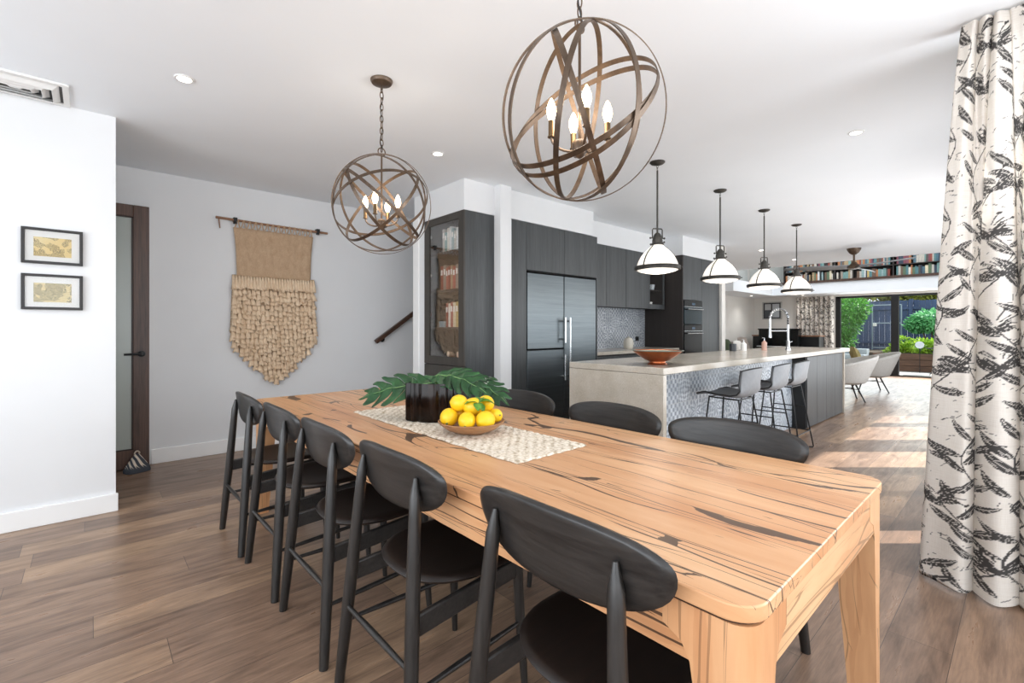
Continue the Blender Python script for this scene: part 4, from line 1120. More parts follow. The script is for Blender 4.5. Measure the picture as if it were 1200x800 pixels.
obj('spring', MB().tube(spn, .0028, 5), M['chrome'], tp)
e = hs[-1]
obj('spray_head', MB().tube([e, e+Vector((0, 0, -.05)), e+Vector((0, 0, -.2)), e+Vector((0, 0, -.26))], [.011, .014, .016, .02], 14), M['chrome'], tp)
obj('holder', MB().tube([(0, 0, .25), (e.x, e.y, .25)], .009, 10), M['chrome'], tp)
obj('lever', MB().tube([(.02, 0, .09), (.09, -.02, .11)], .006, 8), M['chrome'], tp)
# bottles by the sink
def bottle(label, x, y, mat, r_, h):
    t_ = thing('bottle', label, 'bottle', (x, y, .94), 0, None)
    obj('bottle_body', MB().lathe([(0, 0), (r_, 0), (r_, h*.7), (r_*.5, h*.82), (r_*.4, h*.9), (0, h*.9)], 18), mat, t_)
    obj('pump', MB().tube([(0, 0, h*.88), (0, 0, h*1.12), (-.02, .02, h*1.14)], .005, 8), M['chrome'], t_)
bottle('pink soap bottle beside the island sink', 6.50, 2.30, M['pinkglass'], .032, .14)
bottle('white soap bottle left of the pink one on the island', 6.20, 2.44, M['white'], .034, .12)
cpn = obj('mug', MB().lathe([(0, 0), (.04, 0), (.042, .09), (.038, .09), (.036, .006), (0, .006)], 20).tube([(.04, 0, .02), (.065, 0, .03), (.068, 0, .06), (.041, 0, .075)], .005, 8), plain('charcoal_mug', '#303338', .3), loc=(5.95, 2.47, .94)); tag(cpn, 'dark mug beside the white soap bottle on the island', 'mug')
bd = obj('chopping_board', B(5.85, 6.45, 2.38, 2.55, .94, .948), M['bowlwood'], bevel=.003) if False else None

# ------------------------------------------------------------------ bar stools
def bar_stool(label, x):
    r_ = thing('bar_stool', label, 'bar stool', (x, 1.66, 0), 0, 'bar stools at the island')
    # shell: profile in (y,z) from front edge to back top; faces +Y
    prof = [(.235, .655), (.225, .668), (.16, .668), (.06, .655), (-.05, .65), (-.105, .662), (-.138, .70), (-.155, .76), (-.17, .83), (-.178, .885), (-.184, .90)]
    P = []
    for i, (y, z) in enumerate(prof):
        row = []; back = max(0, min(1, (z-.68)/.1)) if i > 5 else 0
        hw = .215-.02*back+(-.03 if i == 0 else 0)
        for q in np.linspace(-1, 1, 15):
            edge = abs(q)**3
            row.append((q*hw, y+back*.05*edge, z+(1-back)*.028*edge*(1 if i > 1 else .3)-(.02*edge if i == len(prof)-1 else 0)))
        P.append(row)
    m = MB(); m.grid(P)
    obj('seat_shell', m, M['leather'], r_, solid=.012, sub=1, angle=80)
    Pb = [[(p[0]*.985, p[1]-.009, p[2]-.004) for p in row] for row in P[4:]]
    obj('shell_back', MB().grid(Pb), M['leather_back'], r_, solid=.006, sub=1, angle=80)
    rim = [Vector(P[i][0]) for i in range(len(P))]+[Vector(p) for p in P[-1]]+[Vector(P[i][-1]) for i in reversed(range(len(P)))]
    obj('piping', MB().tube(rim, .0055, 6), M['black'], r_)
    for s_ in (1, -1):
        obj('leg', MB().tube([(s_*.14, .15, .655), (s_*.2, .21, .02), (s_*.2, .2, .009), (s_*.2, .17, .008)], .007, 8), M['blackmetal'], r_)
        obj('leg', MB().tube([(s_*.14, -.09, .645), (s_*.215, -.185, .02), (s_*.213, -.18, .009), (s_*.2, -.15, .008)], .007, 8), M['blackmetal'], r_)
        obj('side_stretcher', MB().tube([(s_*.163, .17, .42), (s_*.17, -.125, .42)], .0055, 8), M['blackmetal'], r_)
    obj('footrest', MB().tube([(-.19, .197, .18), (.19, .197, .18)], .006, 8), M['blackmetal'], r_)
    obj('rear_bar', MB().tube([(-.195, -.16, .18), (.195, -.16, .18)], .006, 8).tube([(-.19, .197, .18), (-.197, -.16, .18)], .006, 8).tube([(.19, .197, .18), (.197, -.16, .18)], .006, 8), M['blackmetal'], r_)
    obj('seat_frame', MB().tube([(-.14, .15, .645), (.14, .15, .645), (.14, -.09, .64), (-.14, -.09, .64)], .006, 8, closed=True), M['blackmetal'], r_)
    return r_
s0 = bar_stool('grey bar stool nearest the dining table at the tiled island', 4.03)
dup(s0, (4.72, 1.66, 0), None, 'middle grey bar stool of the three at the island'); dup(s0, (5.28, 1.66, 0), None, 'grey bar stool farthest from the table, against the charcoal island doors')

# ------------------------------------------------------------------ curtains
def curtain_print(U, V, seed, width, height, scale=1.0):
    rnd = random.Random(seed); out = np.zeros(U.shape, np.float32)
    def stamp(cx, cy, ang, L, w, bend=0.0, hatch=True):
        ca, sa = math.cos(ang), math.sin(ang)
        R_ = L*1.1
        idx = np.nonzero((abs(U-cx-ca*L/2) < R_) & (abs(V-cy-sa*L/2) < R_))
        if not len(idx[0]): return
        du = U[idx]-cx; dv = V[idx]-cy
        a = (du*ca+dv*sa)/L; b = (-du*sa+dv*ca)
        b = b-bend*L*(a*(1-a))*2
        ins = (a > 0) & (a < 1); aa = np.clip(a, 0, 1)
        hwid = w*np.sin(PI*aa**.8)**.85
        m_ = ins & (abs(b) < hwid)
        val = np.where(m_, 1.0, 0)
        if hatch:
            val = np.where(m_ & (abs(b) < .0013*scale), .1, val)
            val = np.where(m_ & (np.sin((aa*L*1.0+abs(b)*.8)*1100/scale) > .78) & (abs(b) > .25*hwid) & (abs(b) < .8*hwid), .35, val)
        out[idx] = np.maximum(out[idx], val)
    def stroke(pts, w):
        for (x0, y0), (x1, y1) in zip(pts, pts[1:]):
            lx, ly = x1-x0, y1-y0; l2 = lx*lx+ly*ly+1e-9
            bb = np.nonzero((U > min(x0, x1)-w) & (U < max(x0, x1)+w) & (V > min(y0, y1)-w) & (V < max(y0, y1)+w))
            if not len(bb[0]): continue
            t_ = np.clip(((U[bb]-x0)*lx+(V[bb]-y0)*ly)/l2, 0, 1)
            d = np.hypot(U[bb]-x0-t_*lx, V[bb]-y0-t_*ly)
            out[bb] = np.maximum(out[bb], (d < w*.5)*1.0)
    s = scale
    # short dash marks all over
    for _ in range(int(260*width*height/s/s)):
        cx, cy = rnd.uniform(0, width), rnd.uniform(0, height); a = rnd.uniform(-.5, .5)+(0 if rnd.random() < .8 else 1.2); L = rnd.uniform(.008, .03)*s
        stroke([(cx, cy), (cx+L*math.cos(a), cy+L*math.sin(a))], .0028*s)
    # motifs in staggered columns
    cw, chh = .36*s, .42*s
    i = 0; x = .05
    while x < width+.2:
        y = -.1+(chh/2 if i % 2 else 0)
        while y < height+.2:
            cx, cy = x+rnd.uniform(-.03, .03)*s, y+rnd.uniform(-.03, .03)*s; flip = -1 if rnd.random() < .5 else 1
            stem = [(cx+flip*(.055*math.sin(k*.55)-.02*k/4)*s, cy+(.036*k)*s) for k in range(9)]
            stroke(stem, .0055*s)
            for k in range(1, 8, 1 if rnd.random() < .4 else 2):
                px_, py_ = stem[k]; sd = 1 if k % 2 else -1
                a = PI/2+sd*rnd.uniform(.6, 1.15); L = rnd.uniform(.10, .16)*s
                stamp(px_, py_, a, L, L*.115, sd*.16)
            fx, fy = stem[-1]
            for k in range(9):
                a = PI/2+(k-4)*.33+rnd.uniform(-.08, .08); L = rnd.uniform(.06, .10)*s
                pts = [(fx+L*q*math.cos(a+.35*q*(1 if k > 4 else -1)), fy+L*q*math.sin(a+.35*q*(1 if k > 4 else -1))) for q in np.linspace(.4, 1, 6)]
                stroke(pts, .0045*s)
                if k % 2 == 0:
                    ex, ey = pts[-1]; stroke([(ex-.004*s, ey), (ex+.006*s, ey+.003*s)], .010*s)
            for a in (PI/2+1.2, PI/2-1.2, PI/2+.8, PI/2-.75): stamp(fx, fy-.02*s, a, .075*s, .012*s, .1)
            # loose leaf
            stamp(cx+flip*.15*s, cy+.1*s, rnd.choice([.3, .6, 2.6, -.4, 2.1]), .11*s, .014*s, .2)
            stamp(cx+flip*.05*s, cy-.06*s, rnd.choice([2.2, .5, 2.9]), .13*s, .016*s, .2)
            stamp(cx-flip*.10*s, cy+.30*s, rnd.choice([.2, .8, 2.8, -.3]), .10*s, .013*s, -.2)
            y += chh
        x += cw/2*1.0; i += 1
    return out

def curtain(name, label, origin, path_top, path_bot, height, nu, nv, seed, scale, cloth_w, z0=.012):
    """path(u)->(x,y) at heading and hem; print drawn on the cloth in metres"""
    us = np.linspace(0, 1, nu); vs = np.linspace(0, 1, nv)
    T = np.array([path_top(u) for u in us]); Bm = np.array([path_bot(u) for u in us])
    P = np.zeros((nv, nu, 3), np.float32)
    for j, v in enumerate(vs):
        k = (1-v)**.8
        xy = T*(1-k)+Bm*k
        # folds drift a little down the drop
        P[j, :, :2] = xy; P[j, :, 2] = z0+height*v
    hem = .012*np.sin(us*29)+.01*np.sin(us*13+1)
    P[0, :, 2] += np.abs(hem)
    UU, VV = np.meshgrid(us*cloth_w, vs*height)
    pr = curtain_print(UU, VV, seed, cloth_w, height, scale)
    me = bpy.data.meshes.new(name)
    verts = P.reshape(-1, 3)-np.array(origin, np.float32)
    me.vertices.add(nu*nv); me.vertices.foreach_set('co', verts.ravel())
    i, j = np.meshgrid(np.arange(nu-1), np.arange(nv-1)); a = (j*nu+i).ravel()
    q = np.stack([a, a+1, a+1+nu, a+nu], 1).astype(np.int32)
    me.loops.add(q.size); me.loops.foreach_set('vertex_index', q.ravel())
    me.polygons.add(len(q)); me.polygons.foreach_set('loop_start', np.arange(0, q.size, 4, dtype=np.int32))
    me.update(calc_edges=True); me.validate()
    me.polygons.foreach_set('use_smooth', np.ones(len(q), bool))
    at = me.attributes.new('print', 'FLOAT', 'POINT'); at.data.foreach_set('value', pr.ravel().astype(np.float32))
    me.materials.append(M['linen'])
    o = bpy.data.objects.new(name, me); COL.objects.link(o); o.location = origin
    return o
def pt_top(u):
    y = .205-.46*u; ph = u*2*PI*9
    return (3.03+.032*math.cos(ph)+.01*math.cos(ph*2.3), y+.016*math.sin(ph*1.0))
def pt_bot(u):
    y = .335-.80*u; ph = u*2*PI*5.0
    return (3.045+.085*math.cos(ph+.2)+.025*math.cos(ph*2.3+1)-.03*u, y+.055*math.sin(ph+.4))
ct = thing('curtain', 'floor length linen curtain with dark botanical print, at the room edge', 'curtain', (3.05, 0, 0))
cl = curtain('cloth', '', (0, 0, 0), pt_top, pt_bot, 2.618, 460, 720, 11, 1.0, 1.75)
cl.parent = ct; cl.location = (-3.05, 0, 0)
hdm = MB(); rows = []
for z in (2.54, 2.57, 2.61):
    rows.append([(pt_top(u)[0]-3.05+.02, pt_top(u)[1], z) for u in np.linspace(0, 1, 60)])
obj('heading_tape', MB().grid(rows), plain('curtain_heading', '#d8cdc0', .95), ct, solid=.004)
obj('track', B(.01, .05, -.45, .12, 2.616, 2.637), M['white'], ct, smooth=False)
fx_ = 15.12
def fpt(u):
    ph = u*2*PI*8
    return (fx_+.05*math.cos(ph), 4.50-.92*u+.012*math.sin(ph))
ct2 = thing('curtain', 'botanical print curtain stacked beside the far sliding doors', 'curtain', (fx_, 4.0, 0))
cl2 = curtain('cloth', '', (0, 0, 0), fpt, fpt, 2.10, 150, 240, 23, .8, 2.0, .015)
cl2.parent = ct2; cl2.location = (-fx_, -4.0, 0)
obj('track', B(-.03, .03, -.45, .52, 2.125, 2.153), M['white'], ct2, smooth=False)

# ------------------------------------------------------------------ far sliding doors
wd = thing('window_1', 'black framed glass sliding doors to the garden', 'sliding doors', (FARX, 0, 0)); wd['kind'] = 'structure'
m = MB(); m.box(.02, .12, 3.47, 3.58, 0, 2.10); m.box(.02, .12, .3, 3.58, 2.05, 2.10); m.box(.02, .12, .3, 3.58, 0, .03); m.box(.02, .12, .3, .36, 0, 2.1)
obj('frame', m, M['black'], wd, smooth=False)
obj('mullion', B(.0, .14, 2.22, 2.37, .03, 2.05), M['black'], wd, smooth=False)
obj('glass_pane', B(.05, .058, 2.37, 3.47, .03, 2.05), M['glass'], wd, smooth=False)
# ------------------------------------------------------------------ high bookshelf with books
bsx = 14.4
bs = thing('wall_bookshelf', 'long high bookshelf above the far opening with a timber ledge', 'bookshelf', (bsx, 1.0, 2.44))
obj('ledge', B(-.05, .5, -1.1, 4.6, 0, .06), M['hand'], bs, bevel=.003)
obj('shelf', B(.02, .32, -1.1, 3.6, .315, .335), M['cab_dark'], bs, smooth=False); obj('shelf', B(.02, .32, -1.1, 3.6, .62, .64), M['cab_dark'], bs, smooth=False)
obj('back_panel', B(.32, .34, -1.1, 3.6, .06, 1.3), M['cab_dark'], bs, smooth=False)
for y in (3.6, 2.4, 1.2, 0.0): obj('upright', B(.02, .32, y-.02, y, .06, 1.05), M['cab_dark'], bs, smooth=False)
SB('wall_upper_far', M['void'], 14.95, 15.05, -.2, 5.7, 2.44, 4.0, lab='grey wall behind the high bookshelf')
for row, z, nm in ((0, 2.50, 'lower'), (1, 2.775, 'upper')):
    rr = random.Random(40+row); y = 4.56; k = 0; prev = 'the left upright'
    while y > 1.05:
        w = rr.uniform(.026, .062)
        if any(abs(y-w/2-1-u+.01) < .03+w/2 for u in (3.6, 2.4, 1.2, 0.0)): y -= .04; continue
        if rr.random() < .06: y -= rr.uniform(.02, .06); continue
        ci = rr.choice([0, 1, 2, 3, 3, 4, 5, 6, 7, 8, 8, 9, 10, 12, 13, 14, 16, 17, 17, 18] if row == 0 else [1, 8, 10, 15, 6, 0, 13, 18, 5, 14, 17, 9, 11])
        k += 1
        lab = '%s book after %s, number %d along the %s high shelf' % (BOOKN[ci], prev, k, nm)
        book((bsx+.07, y-w/2, z), rr.uniform(.17, .25), rr.uniform(.14, .19), w-.002, ci, lab, 'books on the %s high shelf' % nm, mesh_detail=False)
        prev = 'a %s one' % BOOKN[ci]; y -= w
sp_ = thing('speaker', 'small black speaker standing on the timber ledge left of the high books', 'speaker', (bsx+.08, 4.98 - .05, 2.50))
SB('trim_4', M['hand'], bsx-.05, bsx+.55, 4.6+1.0-.001, 5.6, 2.44, 2.5) if False else None
obj('cabinet', B(-.04, .05, -.045, .045, 0, .15), M['black'], sp_, bevel=.004); obj('driver', MB().tube([(-.041, 0, .06), (-.046, 0, .06)], .03, 18), M['gap'], sp_)

# ------------------------------------------------------------------ ceiling fan
fn = thing('ceiling_fan', 'dark bronze three blade ceiling fan before the high books', 'ceiling fan', (10.04, 2.07, CEIL))
obj('canopy', MB().lathe([(0, -.115), (.03, -.11), (.07, -.08), (.1, -.03), (.108, 0), (0, 0)][::1], 28), M['bronze'], fn)
obj('downrod', MB().tube([(0, 0, -.1), (0, 0, -.24)], .016, 12), M['bronze'], fn)
obj('motor', MB().lathe([(0, -.24), (.035, -.24), (.05, -.27), (.09, -.30), (.1, -.325), (.09, -.35), (.04, -.365), (0, -.365)], 28), M['bronze'], fn)
for k in range(3):
    a = math.radians(236-120*k); d = Vector((math.cos(a), math.sin(a), 0)); sd = Vector((-d.y, d.x, 0))
    rows = []
    for i in range(15):
        u = i/14; w = .06+.04*math.sin(PI*min(1, u*1.15)**.9) if u < .97 else .035
        cpt = d*(.08+1.0*u)+Vector((0, 0, -.325))
        rows.append([cpt+sd*(q*w)+Vector((0, 0, q*.03*(1-.4*u))) for q in (-1, -.5, 0, .5, 1)])
    obj('blade', MB().grid(rows), plain('fan_blade_grey', '#85888b', .35, .2), fn, solid=.006)

# ------------------------------------------------------------------ living area furniture
def tub(label, x, y, rz):
    r_ = thing('tub_chair', label, 'armchair', (x, y, 0), rz, 'pale grey tub chairs')
    # shell opening toward +x
    P = []
    for i in range(9):
        v = i/8; row = []
        for k in range(25):
            a = PI*.30+(2*PI-.6*PI)*k/24     # sweep around the back, open at the front
            rad = .26+.11*v**.8; top = .44+.36*v
            back = .5-.5*math.cos(a)
            z = .30+v*(.24+.24*back)
            row.append((rad*math.cos(a)*1.05-.08*v*back, rad*math.sin(a), z))
        P.append(row)
    obj('shell', MB().grid(P), M['tub'], r_, solid=.05, sub=1, angle=80)
    obj('seat', MB().lathe([(0, .28), (.22, .28), (.28, .31), (.3, .36), (.27, .41), (.18, .43), (0, .43)], 32), M['tub'], r_, angle=80)
    for sx, sy in ((1, 1), (1, -1), (-1, 1), (-1, -1)):
        obj('leg', MB().tube([(sx*.13, sy*.13, .29), (sx*.24, sy*.24, 0)], [.014, .010], 10), M['blackmetal'], r_)
    obj('cross_brace', MB().tube([(-.17, -.17, .2), (.17, .17, .2)], .006, 8).tube([(-.17, .17, .2), (.17, -.17, .2)], .006, 8), M['blackmetal'], r_)
    return r_
t1 = tub('pale grey tub chair closest to the island end', 9.6, 2.12, math.radians(115))
t2 = dup(t1, (11.3, 2.08, 0), math.radians(115), 'pale grey tub chair nearer the sliding doors, holding an olive cushion')
def cushion(label, loc, rot, w, h, mat):
    P = []
    for i in range(11):
        for_ = []; u = i/10*2-1
        for k in range(11):
            v = k/10*2-1
            for_.append((u*w/2*(1-.06*v*v), v*h/2*(1-.06*u*u), .075*(1-u**4)*(1-v**4)))
        P.append(for_)
    m = MB(); m.grid(P); m.grid([[(x, y, -z) for x, y, z in row][::-1] for row in P])
    o = obj('cushion', m, mat, loc=loc, angle=80); o.rotation_euler = rot; tag(o, label, 'cushion'); return o
cushion('olive cushion standing in the farther tub chair', (11.22, 2.28, .66), (math.radians(72), 0, math.radians(20)), .44, .44, M['cushion_olive'])
sf = thing('sofa', 'taupe sofa seen over the island, by the cream wall', 'sofa', (12.75, 5.1, 0))
obj('base', B(-1.0, 1.0, -.42, .42, .12, .42), M['taupe'], sf, bevel=.04, seg=3); obj('backrest', B(-1.0, 1.0, .2, .45, .42, .86), M['taupe'], sf, bevel=.06, seg=4)
for s_ in (1, -1): obj('arm', B(s_*1.0, s_*.86, -.42, .42, .42, .62), M['taupe'], sf, bevel=.05, seg=3)
for sx in (1, -1):
    for sy in (1, -1): obj('leg', MB().tube([(sx*.9, sy*.35, .13), (sx*.92, sy*.37, 0)], [.02, .014], 10), M['blackmetal'], sf)
cushion('dark green cushion at the near end of the taupe sofa', (11.98, 5.08, .71), (math.radians(74), 0, .1), .46, .50, M['cushion_green'])
cushion('white cushion beside the green one on the sofa', (12.4, 5.0, .69), (math.radians(74), 0, -.1), .38, .46, M['cushion_white'])
cushion('large taupe cushion in the middle of the sofa', (12.95, 5.08, .73), (math.radians(74), 0, 0), .6, .56, M['taupe'])
sb_ = thing('sideboard', 'low black sideboard with timber top against the far wall', 'sideboard', (14.78, 4.62, 0))
obj('carcass', B(-.22, .22, -.85, .85, .08, 1.0), M['black'], sb_, bevel=.004); obj('top', B(-.24, .24, -.87, .87, 1.0, 1.035), M['rod'], sb_, bevel=.004)
for k in range(4): obj('door', B(-.24, -.22, -.84+k*.42, -.43+k*.42, .1, .98), M['blackmetal'], sb_, bevel=.002)
for sx in (1, -1):
    for sy in (1, -1): obj('leg', B(sx*.17, sx*.2, sy*.78, sy*.82, 0, .08), M['black'], sb_, smooth=False)
pn = thing('piano', 'black upright piano in front of the sideboard', 'piano', (14.28, 4.66, 0))
obj('case', B(-.12, .14, -.5, .5, 0, 1.19), M['ovenglass'], pn, bevel=.004); obj('lid', B(-.14, .15, -.52, .52, 1.19, 1.22), M['ovenglass'], pn, bevel=.004)
obj('keybed', B(-.36, -.12, -.5, .5, .62, .72), M['ovenglass'], pn, bevel=.004); obj('keys', B(-.35, -.2, -.47, .47, .72, .735), M['white'], pn, smooth=False)
for s_ in (.46, -.46): obj('leg', B(-.34, -.29, s_-.03, s_+.03, 0, .62), M['ovenglass'], pn, bevel=.004)
fp_ = thing('framed_picture', 'grey four panel picture in a silver frame on the far wall', 'picture', (FARX, 5.19, 1.76))
m = MB(); w, h, q = .27, .265, .03
m.box(-.03, 0, -w, w, h-q, h); m.box(-.03, 0, -w, w, -h, -h+q); m.box(-.03, 0, -w, -w+q, -h+q, h-q); m.box(-.03, 0, w-q, w, -h+q, h-q)
obj('frame', m, M['frame_silver'], fp_, bevel=.003)
obj('mount', B(-.015, -.002, -w+q, w-q, -h+q, h-q), plain('charcoal_mount', '#3a3c3f', .7), fp_, smooth=False)
obj('photo', B(-.018, -.015, .03, .2, .02, .2), plain('pale_photo_one', '#b9bcbd', .6), fp_, smooth=False); obj('photo', B(-.018, -.015, .03, .2, -.2, -.0), plain('dark_photo', '#4c5156', .6), fp_, smooth=False)
obj('photo', B(-.018, -.015, -.2, -.01, -.2, .2), plain('pale_photo_two', '#bcc1c6', .6), fp_, smooth=False)

# ------------------------------------------------------------------ garden beyond the doors
SB('ground', M['paver'], FARX+.15, 24, -4, 9, -.12, -.02, lab='pale paved garden ground')
SB('ground_bed', M['soil'], 17.6, 24, -4, 9, -.02, .5, lab='raised garden bed behind the sleepers')
rt = thing('retaining_wall', 'timber sleeper retaining wall edging the raised garden bed', 'retaining wall', (17.5, 1.2, -.02))
for k in range(3): obj('sleeper', B(0, .1, -1.8, 1.95, .005+k*.17, .165+k*.17), M['sleeper'], rt, bevel=.006)
gs = thing('garden_steps', 'blue stone garden steps left of the sleeper wall', 'steps', (16.3, 4.0, -.02))
for k in range(4): obj('step', B(k*.33, 1.35, -.75, .75, .005+k*.155, .158+k*.155), M['step'], gs, bevel=.008)
fe = thing('fence', 'dark blue grey timber paling fence behind the garden', 'fence', (20.2, 2.5, 0))
m = MB(); rr = random.Random(3)
for k in range(60):
    y = -4+k*.15; m.box(0, .02, y, y+.145, .5, 2.16+rr.uniform(-.01, .01))
obj('palings', m, M['fence'], fe, smooth=False)
obj('rail', MB().box(-.05, 0, -4, 5, 1.86, 1.94), M['fence'], fe, smooth=False); obj('rail', MB().box(-.05, 0, -4, 5, .7, .78), M['fence'], fe, smooth=False)
for y in (-2.2, .05, 2.1, 4.2): obj('post', B(-.09, -.0, y, y+.1, .5, 2.2), M['fence'], fe, smooth=False)
gt = thing('garden_gate', 'pale galvanised tube gate in front of the dark fence', 'gate', (19.6, 3.15, .5))
m = MB()
for a, b in (((0, .38, 0), (0, .38, 1.5)), ((0, -.38, 0), (0, -.38, 1.5)), ((0, .38, 1.5), (0, -.38, 1.5)), ((0, .38, .9), (0, -.38, .9)), ((0, .38, .08), (0, -.38, .08))): m.tube([a, b], .018, 10)
obj('gate_frame', m, M['gate'], gt); obj('latch', B(-.04, .04, .27, .36, .8, .9), M['white'], gt, bevel=.006)
def plant(name, label, cat, loc, blobs, n, size, mat, trunk=None, seed=1, group=None):
    r_ = thing(name, label, cat, loc, 0, group); rr = random.Random(seed); m = MB()
    for i in range(n):
        c, R_ = blobs[rr.randrange(len(blobs))]
        d = Vector((rr.gauss(0, 1), rr.gauss(0, 1), rr.gauss(0, 1))).normalized(); p = Vector(c)+Vector((d.x*R_[0], d.y*R_[1], d.z*R_[2]))*rr.uniform(.55, 1.05)
        a = (d+Vector((rr.uniform(-.8, .8), rr.uniform(-.8, .8), rr.uniform(-1, .3)))).normalized(); b_ = a.cross(Vector((rr.uniform(-1, 1), rr.uniform(-1, 1), 1))).normalized(); s_ = size*rr.uniform(.6, 1.3)
        nn = a.cross(b_)
        m.add([p, p+a*s_*.5+b_*s_*.28+nn*.1*s_, p+a*s_, p+a*s_*.5-b_*s_*.28+nn*.1*s_], [(0, 1, 2, 3)])
    obj('foliage', m, mat, r_, smooth=False)
    tm = MB(); 
    for (c, R_) in blobs[:4]:
        tm.tube([(c[0]*.2, c[1]*.2, 0), (c[0]*.6, c[1]*.6, c[2]*.6), tuple(c)], [.03, .022, .008], 7)
    obj('trunk', tm, M['trunk'], r_)
    return r_
plant('garden_tree', 'tall leafy green tree behind the left door pane', 'tree', (18.3, 4.05, .5), [((0, 0, 1.0), (.5, .5, .55)), ((.1, .35, .6), (.5, .5, .5)), ((-.1, -.2, 1.35), (.45, .5, .4)), ((0, .2, .35), (.45, .5, .35))], 4200, .12, M['fol1'], seed=2)
plant('garden_tree', 'small rounded pale green tree against the dark fence', 'tree', (18.9, 1.95, .5), [((0, 0, .95), (.45, .5, .32)), ((0, -.35, .85), (.4, .45, .3)), ((0, .3, .85), (.3, .3, .22))], 2600, .12, M['fol2'], seed=4)
plant('garden_shrub', 'lime green hedge shrub above the sleeper wall, centre', 'shrub', (17.95, 1.9, .5), [((0, .2, .2), (.3, .4, .2)), ((0, -.3, .2), (.3, .4, .22)), ((0, -.7, .2), (.3, .4, .22))], 2200, .09, M['fol3'], seed=6)
plant('garden_shrub', 'low yellow green shrub beside the steps', 'shrub', (17.9, 2.62, .5), [((0, 0, .12), (.2, .2, .14)), ((0, .12, .02), (.2, .18, .12)), ((.05, -.1, .32), (.15, .16, .16))], 800, .09, M['fol3'], seed=8)
plant('garden_shrub', 'green ground cover shrub at the foot of the tall tree', 'shrub', (17.85, 4.3, .45), [((0, .1, .05), (.3, .3, .16)), ((0, .5, .1), (.3, .35, .2))], 1300, .09, M['fol2'], seed=9)
for k, (y, z, l) in enumerate(((5.2, 2.2, 'sunlit olive tree over the fence, behind the tall garden tree'), (2.9, 2.3, 'sunlit olive tree over the fence, above the gate'), (.8, 2.3, 'sunlit olive tree over the fence, above the rounded tree'), (4.05, 2.5, 'sunlit olive tree over the fence, at the left of the gate'), (-1.0, 2.3, 'sunlit olive tree over the fence beyond the near curtain'))):
    plant('distant_tree', l, 'tree', (22.2, y, -.02), [((0, 0, z), (.7, .75, .9)), ((0, .35, z+.6), (.6, .5, .7)), ((0, -.35, z+.5), (.6, .5, .7))], 2600, .2, M['fol4'], seed=20+k)
bt = thing('bistro_table', 'slim black folding garden table on the paving', 'table', (16.7, 1.55, -.02))
obj('tabletop', MB().lathe([(0, .7), (.3, .7), (.3, .72), (0, .72)], 28), M['blackmetal'], bt)
for s_ in (1, -1): obj('leg', MB().tube([(0, .22*s_, .7), (.0, -.22*s_, .0)], .010, 8).tube([(.0, -.22*s_, .01), (.2, -.22*s_, .01)], .008, 8), M['blackmetal'], bt)
bp = thing('garden_ornament', 'round pale disc on a thin stake in the shrubs', 'ornament', (17.35, 2.05, -.02))
obj('stake', MB().tube([(0, 0, 0), (0, 0, .72)], .008, 8), M['blackmetal'], bp); dsc = MB().lathe([(0, 0), (.05, .004), (.095, .012), (.1, .02), (0, .02)], 28); dsc.v = [(-z, x, y+.78) for x, y, z in dsc.v]; obj('disc', dsc, M['disc'], bp)

# ------------------------------------------------------------------ light
wld = bpy.data.worlds.new('sky'); SC.world = wld; wld.use_nodes = True
bgn = wld.node_tree.nodes['Background']; bgn.inputs[0].default_value = (.86, .93, 1.0, 1); bgn.inputs[1].default_value = 1.5
def lamp(name, typ, loc, energy, color=(1, 1, 1), rot=None, **k):
    d = bpy.data.lights.new(name, typ); d.energy = energy; d.color = color
    for kk, v in k.items(): setattr(d, kk, v)
    o = bpy.data.objects.new(name, d); COL.objects.link(o); o.location = loc
    if rot is not None: o.rotation_euler = rot
    return o
def aim(o, d): o.rotation_euler = Vector(d).to_track_quat('-Z', 'Y').to_euler()
el = math.radians(49); az = Vector((-.7417, .6708, 0))
sun = lamp('sun', 'SUN', (8, -6, 8), 9.0, (1, .985, .955), angle=math.radians(.8)); aim(sun, az*math.cos(el)+Vector((0, 0, -math.sin(el))))
# added unseen slab that keeps the sun off the dining window
SB('sun_blocker', M['wall'], 3.33, 4.5, -6.5, -.55, 2.75, 2.85, lab='unseen sun blocker outside the dining window')
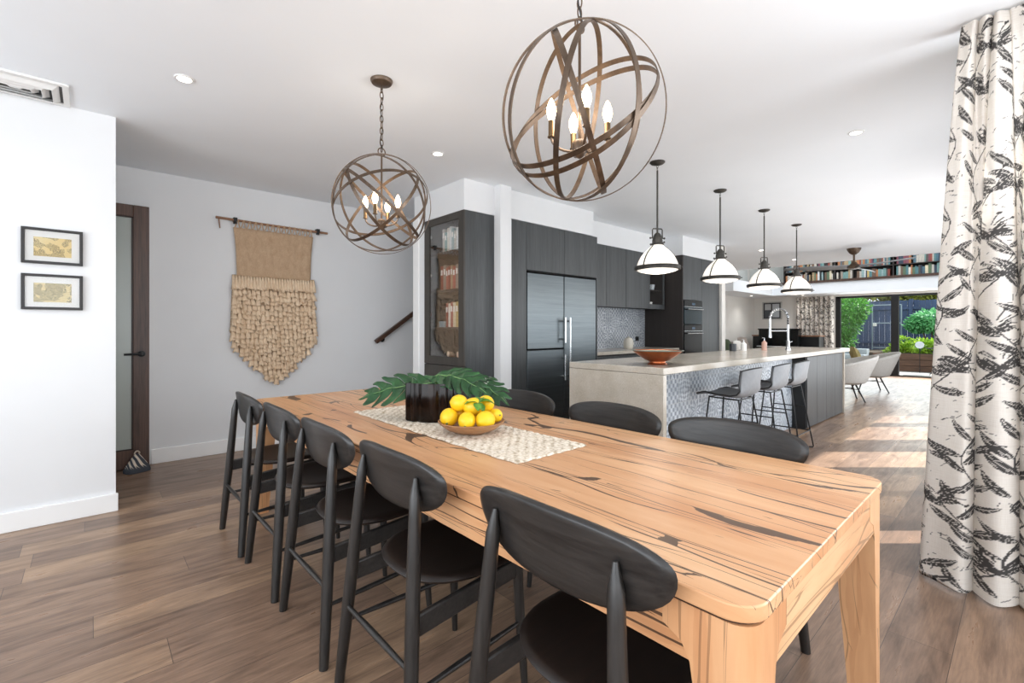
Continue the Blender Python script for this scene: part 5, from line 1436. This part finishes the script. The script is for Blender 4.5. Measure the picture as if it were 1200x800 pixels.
# added area lamps that fill the room, some at window openings
a_ = lamp('daylight_dining_window', 'AREA', (3.18, -1.35, 1.6), 105, (.9, .95, 1), shape='RECTANGLE', size=2.5, size_y=1.6); aim(a_, (-1, 0, .6))
a_ = lamp('fill_rear', 'AREA', (0.2, -3.1, 1.5), 76, (.93, .965, 1), shape='RECTANGLE', size=5.5, size_y=2.3); aim(a_, (0, 1, .7))  # added fill lamp behind the camera, no window there
a_ = lamp('fill_side', 'AREA', (-3.1, .6, 1.5), 130, (.9, .95, 1), shape='RECTANGLE', size=5.0, size_y=2.3); aim(a_, (1, 0, .7))  # added fill lamp on the open side, no window there
a_ = lamp('daylight_kitchen_windows', 'AREA', (7.4, WY+.03, 1.3), 135, (.92, .96, 1), shape='RECTANGLE', size=7.5, size_y=2.2); aim(a_, (0, 1, .5))
a_ = lamp('daylight_garden_doors', 'AREA', (FARX-.05, 1.9, 1.1), 50, (.92, .98, 1), shape='RECTANGLE', size=3.1, size_y=2.0); aim(a_, (-1, 0, 0))
a_ = lamp('fill_void', 'AREA', (13.0, 2.5, 3.9), 55, (.97, .98, 1), shape='RECTANGLE', size=2.0, size_y=4.5); aim(a_, (0, 0, -1))  # added lamp brightening the void and books, no skylight there
for x, y, z, l in dl: 
    s_ = lamp('downlight_lamp', 'SPOT', (x, y, z-.02), 14, (1, .97, .93), spot_size=math.radians(120), spot_blend=.9, shadow_soft_size=.04); aim(s_, (0, 0, -1))
for x in PX: lamp('pendant_bulb', 'POINT', (x, 2.12, 1.66), 5, (1, .96, .9), shadow_soft_size=.1)
for (x, y, z) in ((1.222, 1.012, 1.95), (1.238, 2.48, 1.945)): lamp('chandelier_bulb', 'POINT', (x, y, z), 4, (1, .9, .78), shadow_soft_size=.08)

# ------------------------------------------------------------------ camera
cam = bpy.data.cameras.new('camera'); co = bpy.data.objects.new('camera', cam); COL.objects.link(co)
cam.sensor_width = 36; cam.sensor_fit = 'HORIZONTAL'; cam.lens = 547.15/1200*36
cam.shift_y = -(400-384.88)/1200; cam.clip_end = 200; cam.clip_start = .05
co.location = (0, 0, H); co.rotation_euler = (PI/2, 0, ANG-PI/2)
SC.camera = co
vs_ = SC.view_settings; vs_.view_transform = 'Standard'; vs_.look = 'None'; vs_.exposure = 0.14; vs_.gamma = 1; vs_.use_curve_mapping = False
SC.display_settings.display_device = 'sRGB'
SC.cycles.use_denoising = True
SC.cycles.max_bounces = 10; SC.cycles.diffuse_bounces = 5; SC.cycles.transparent_max_bounces = 12
SC.cycles.sample_clamp_indirect = 6; SC.cycles.caustics_reflective = False; SC.cycles.caustics_refractive = False
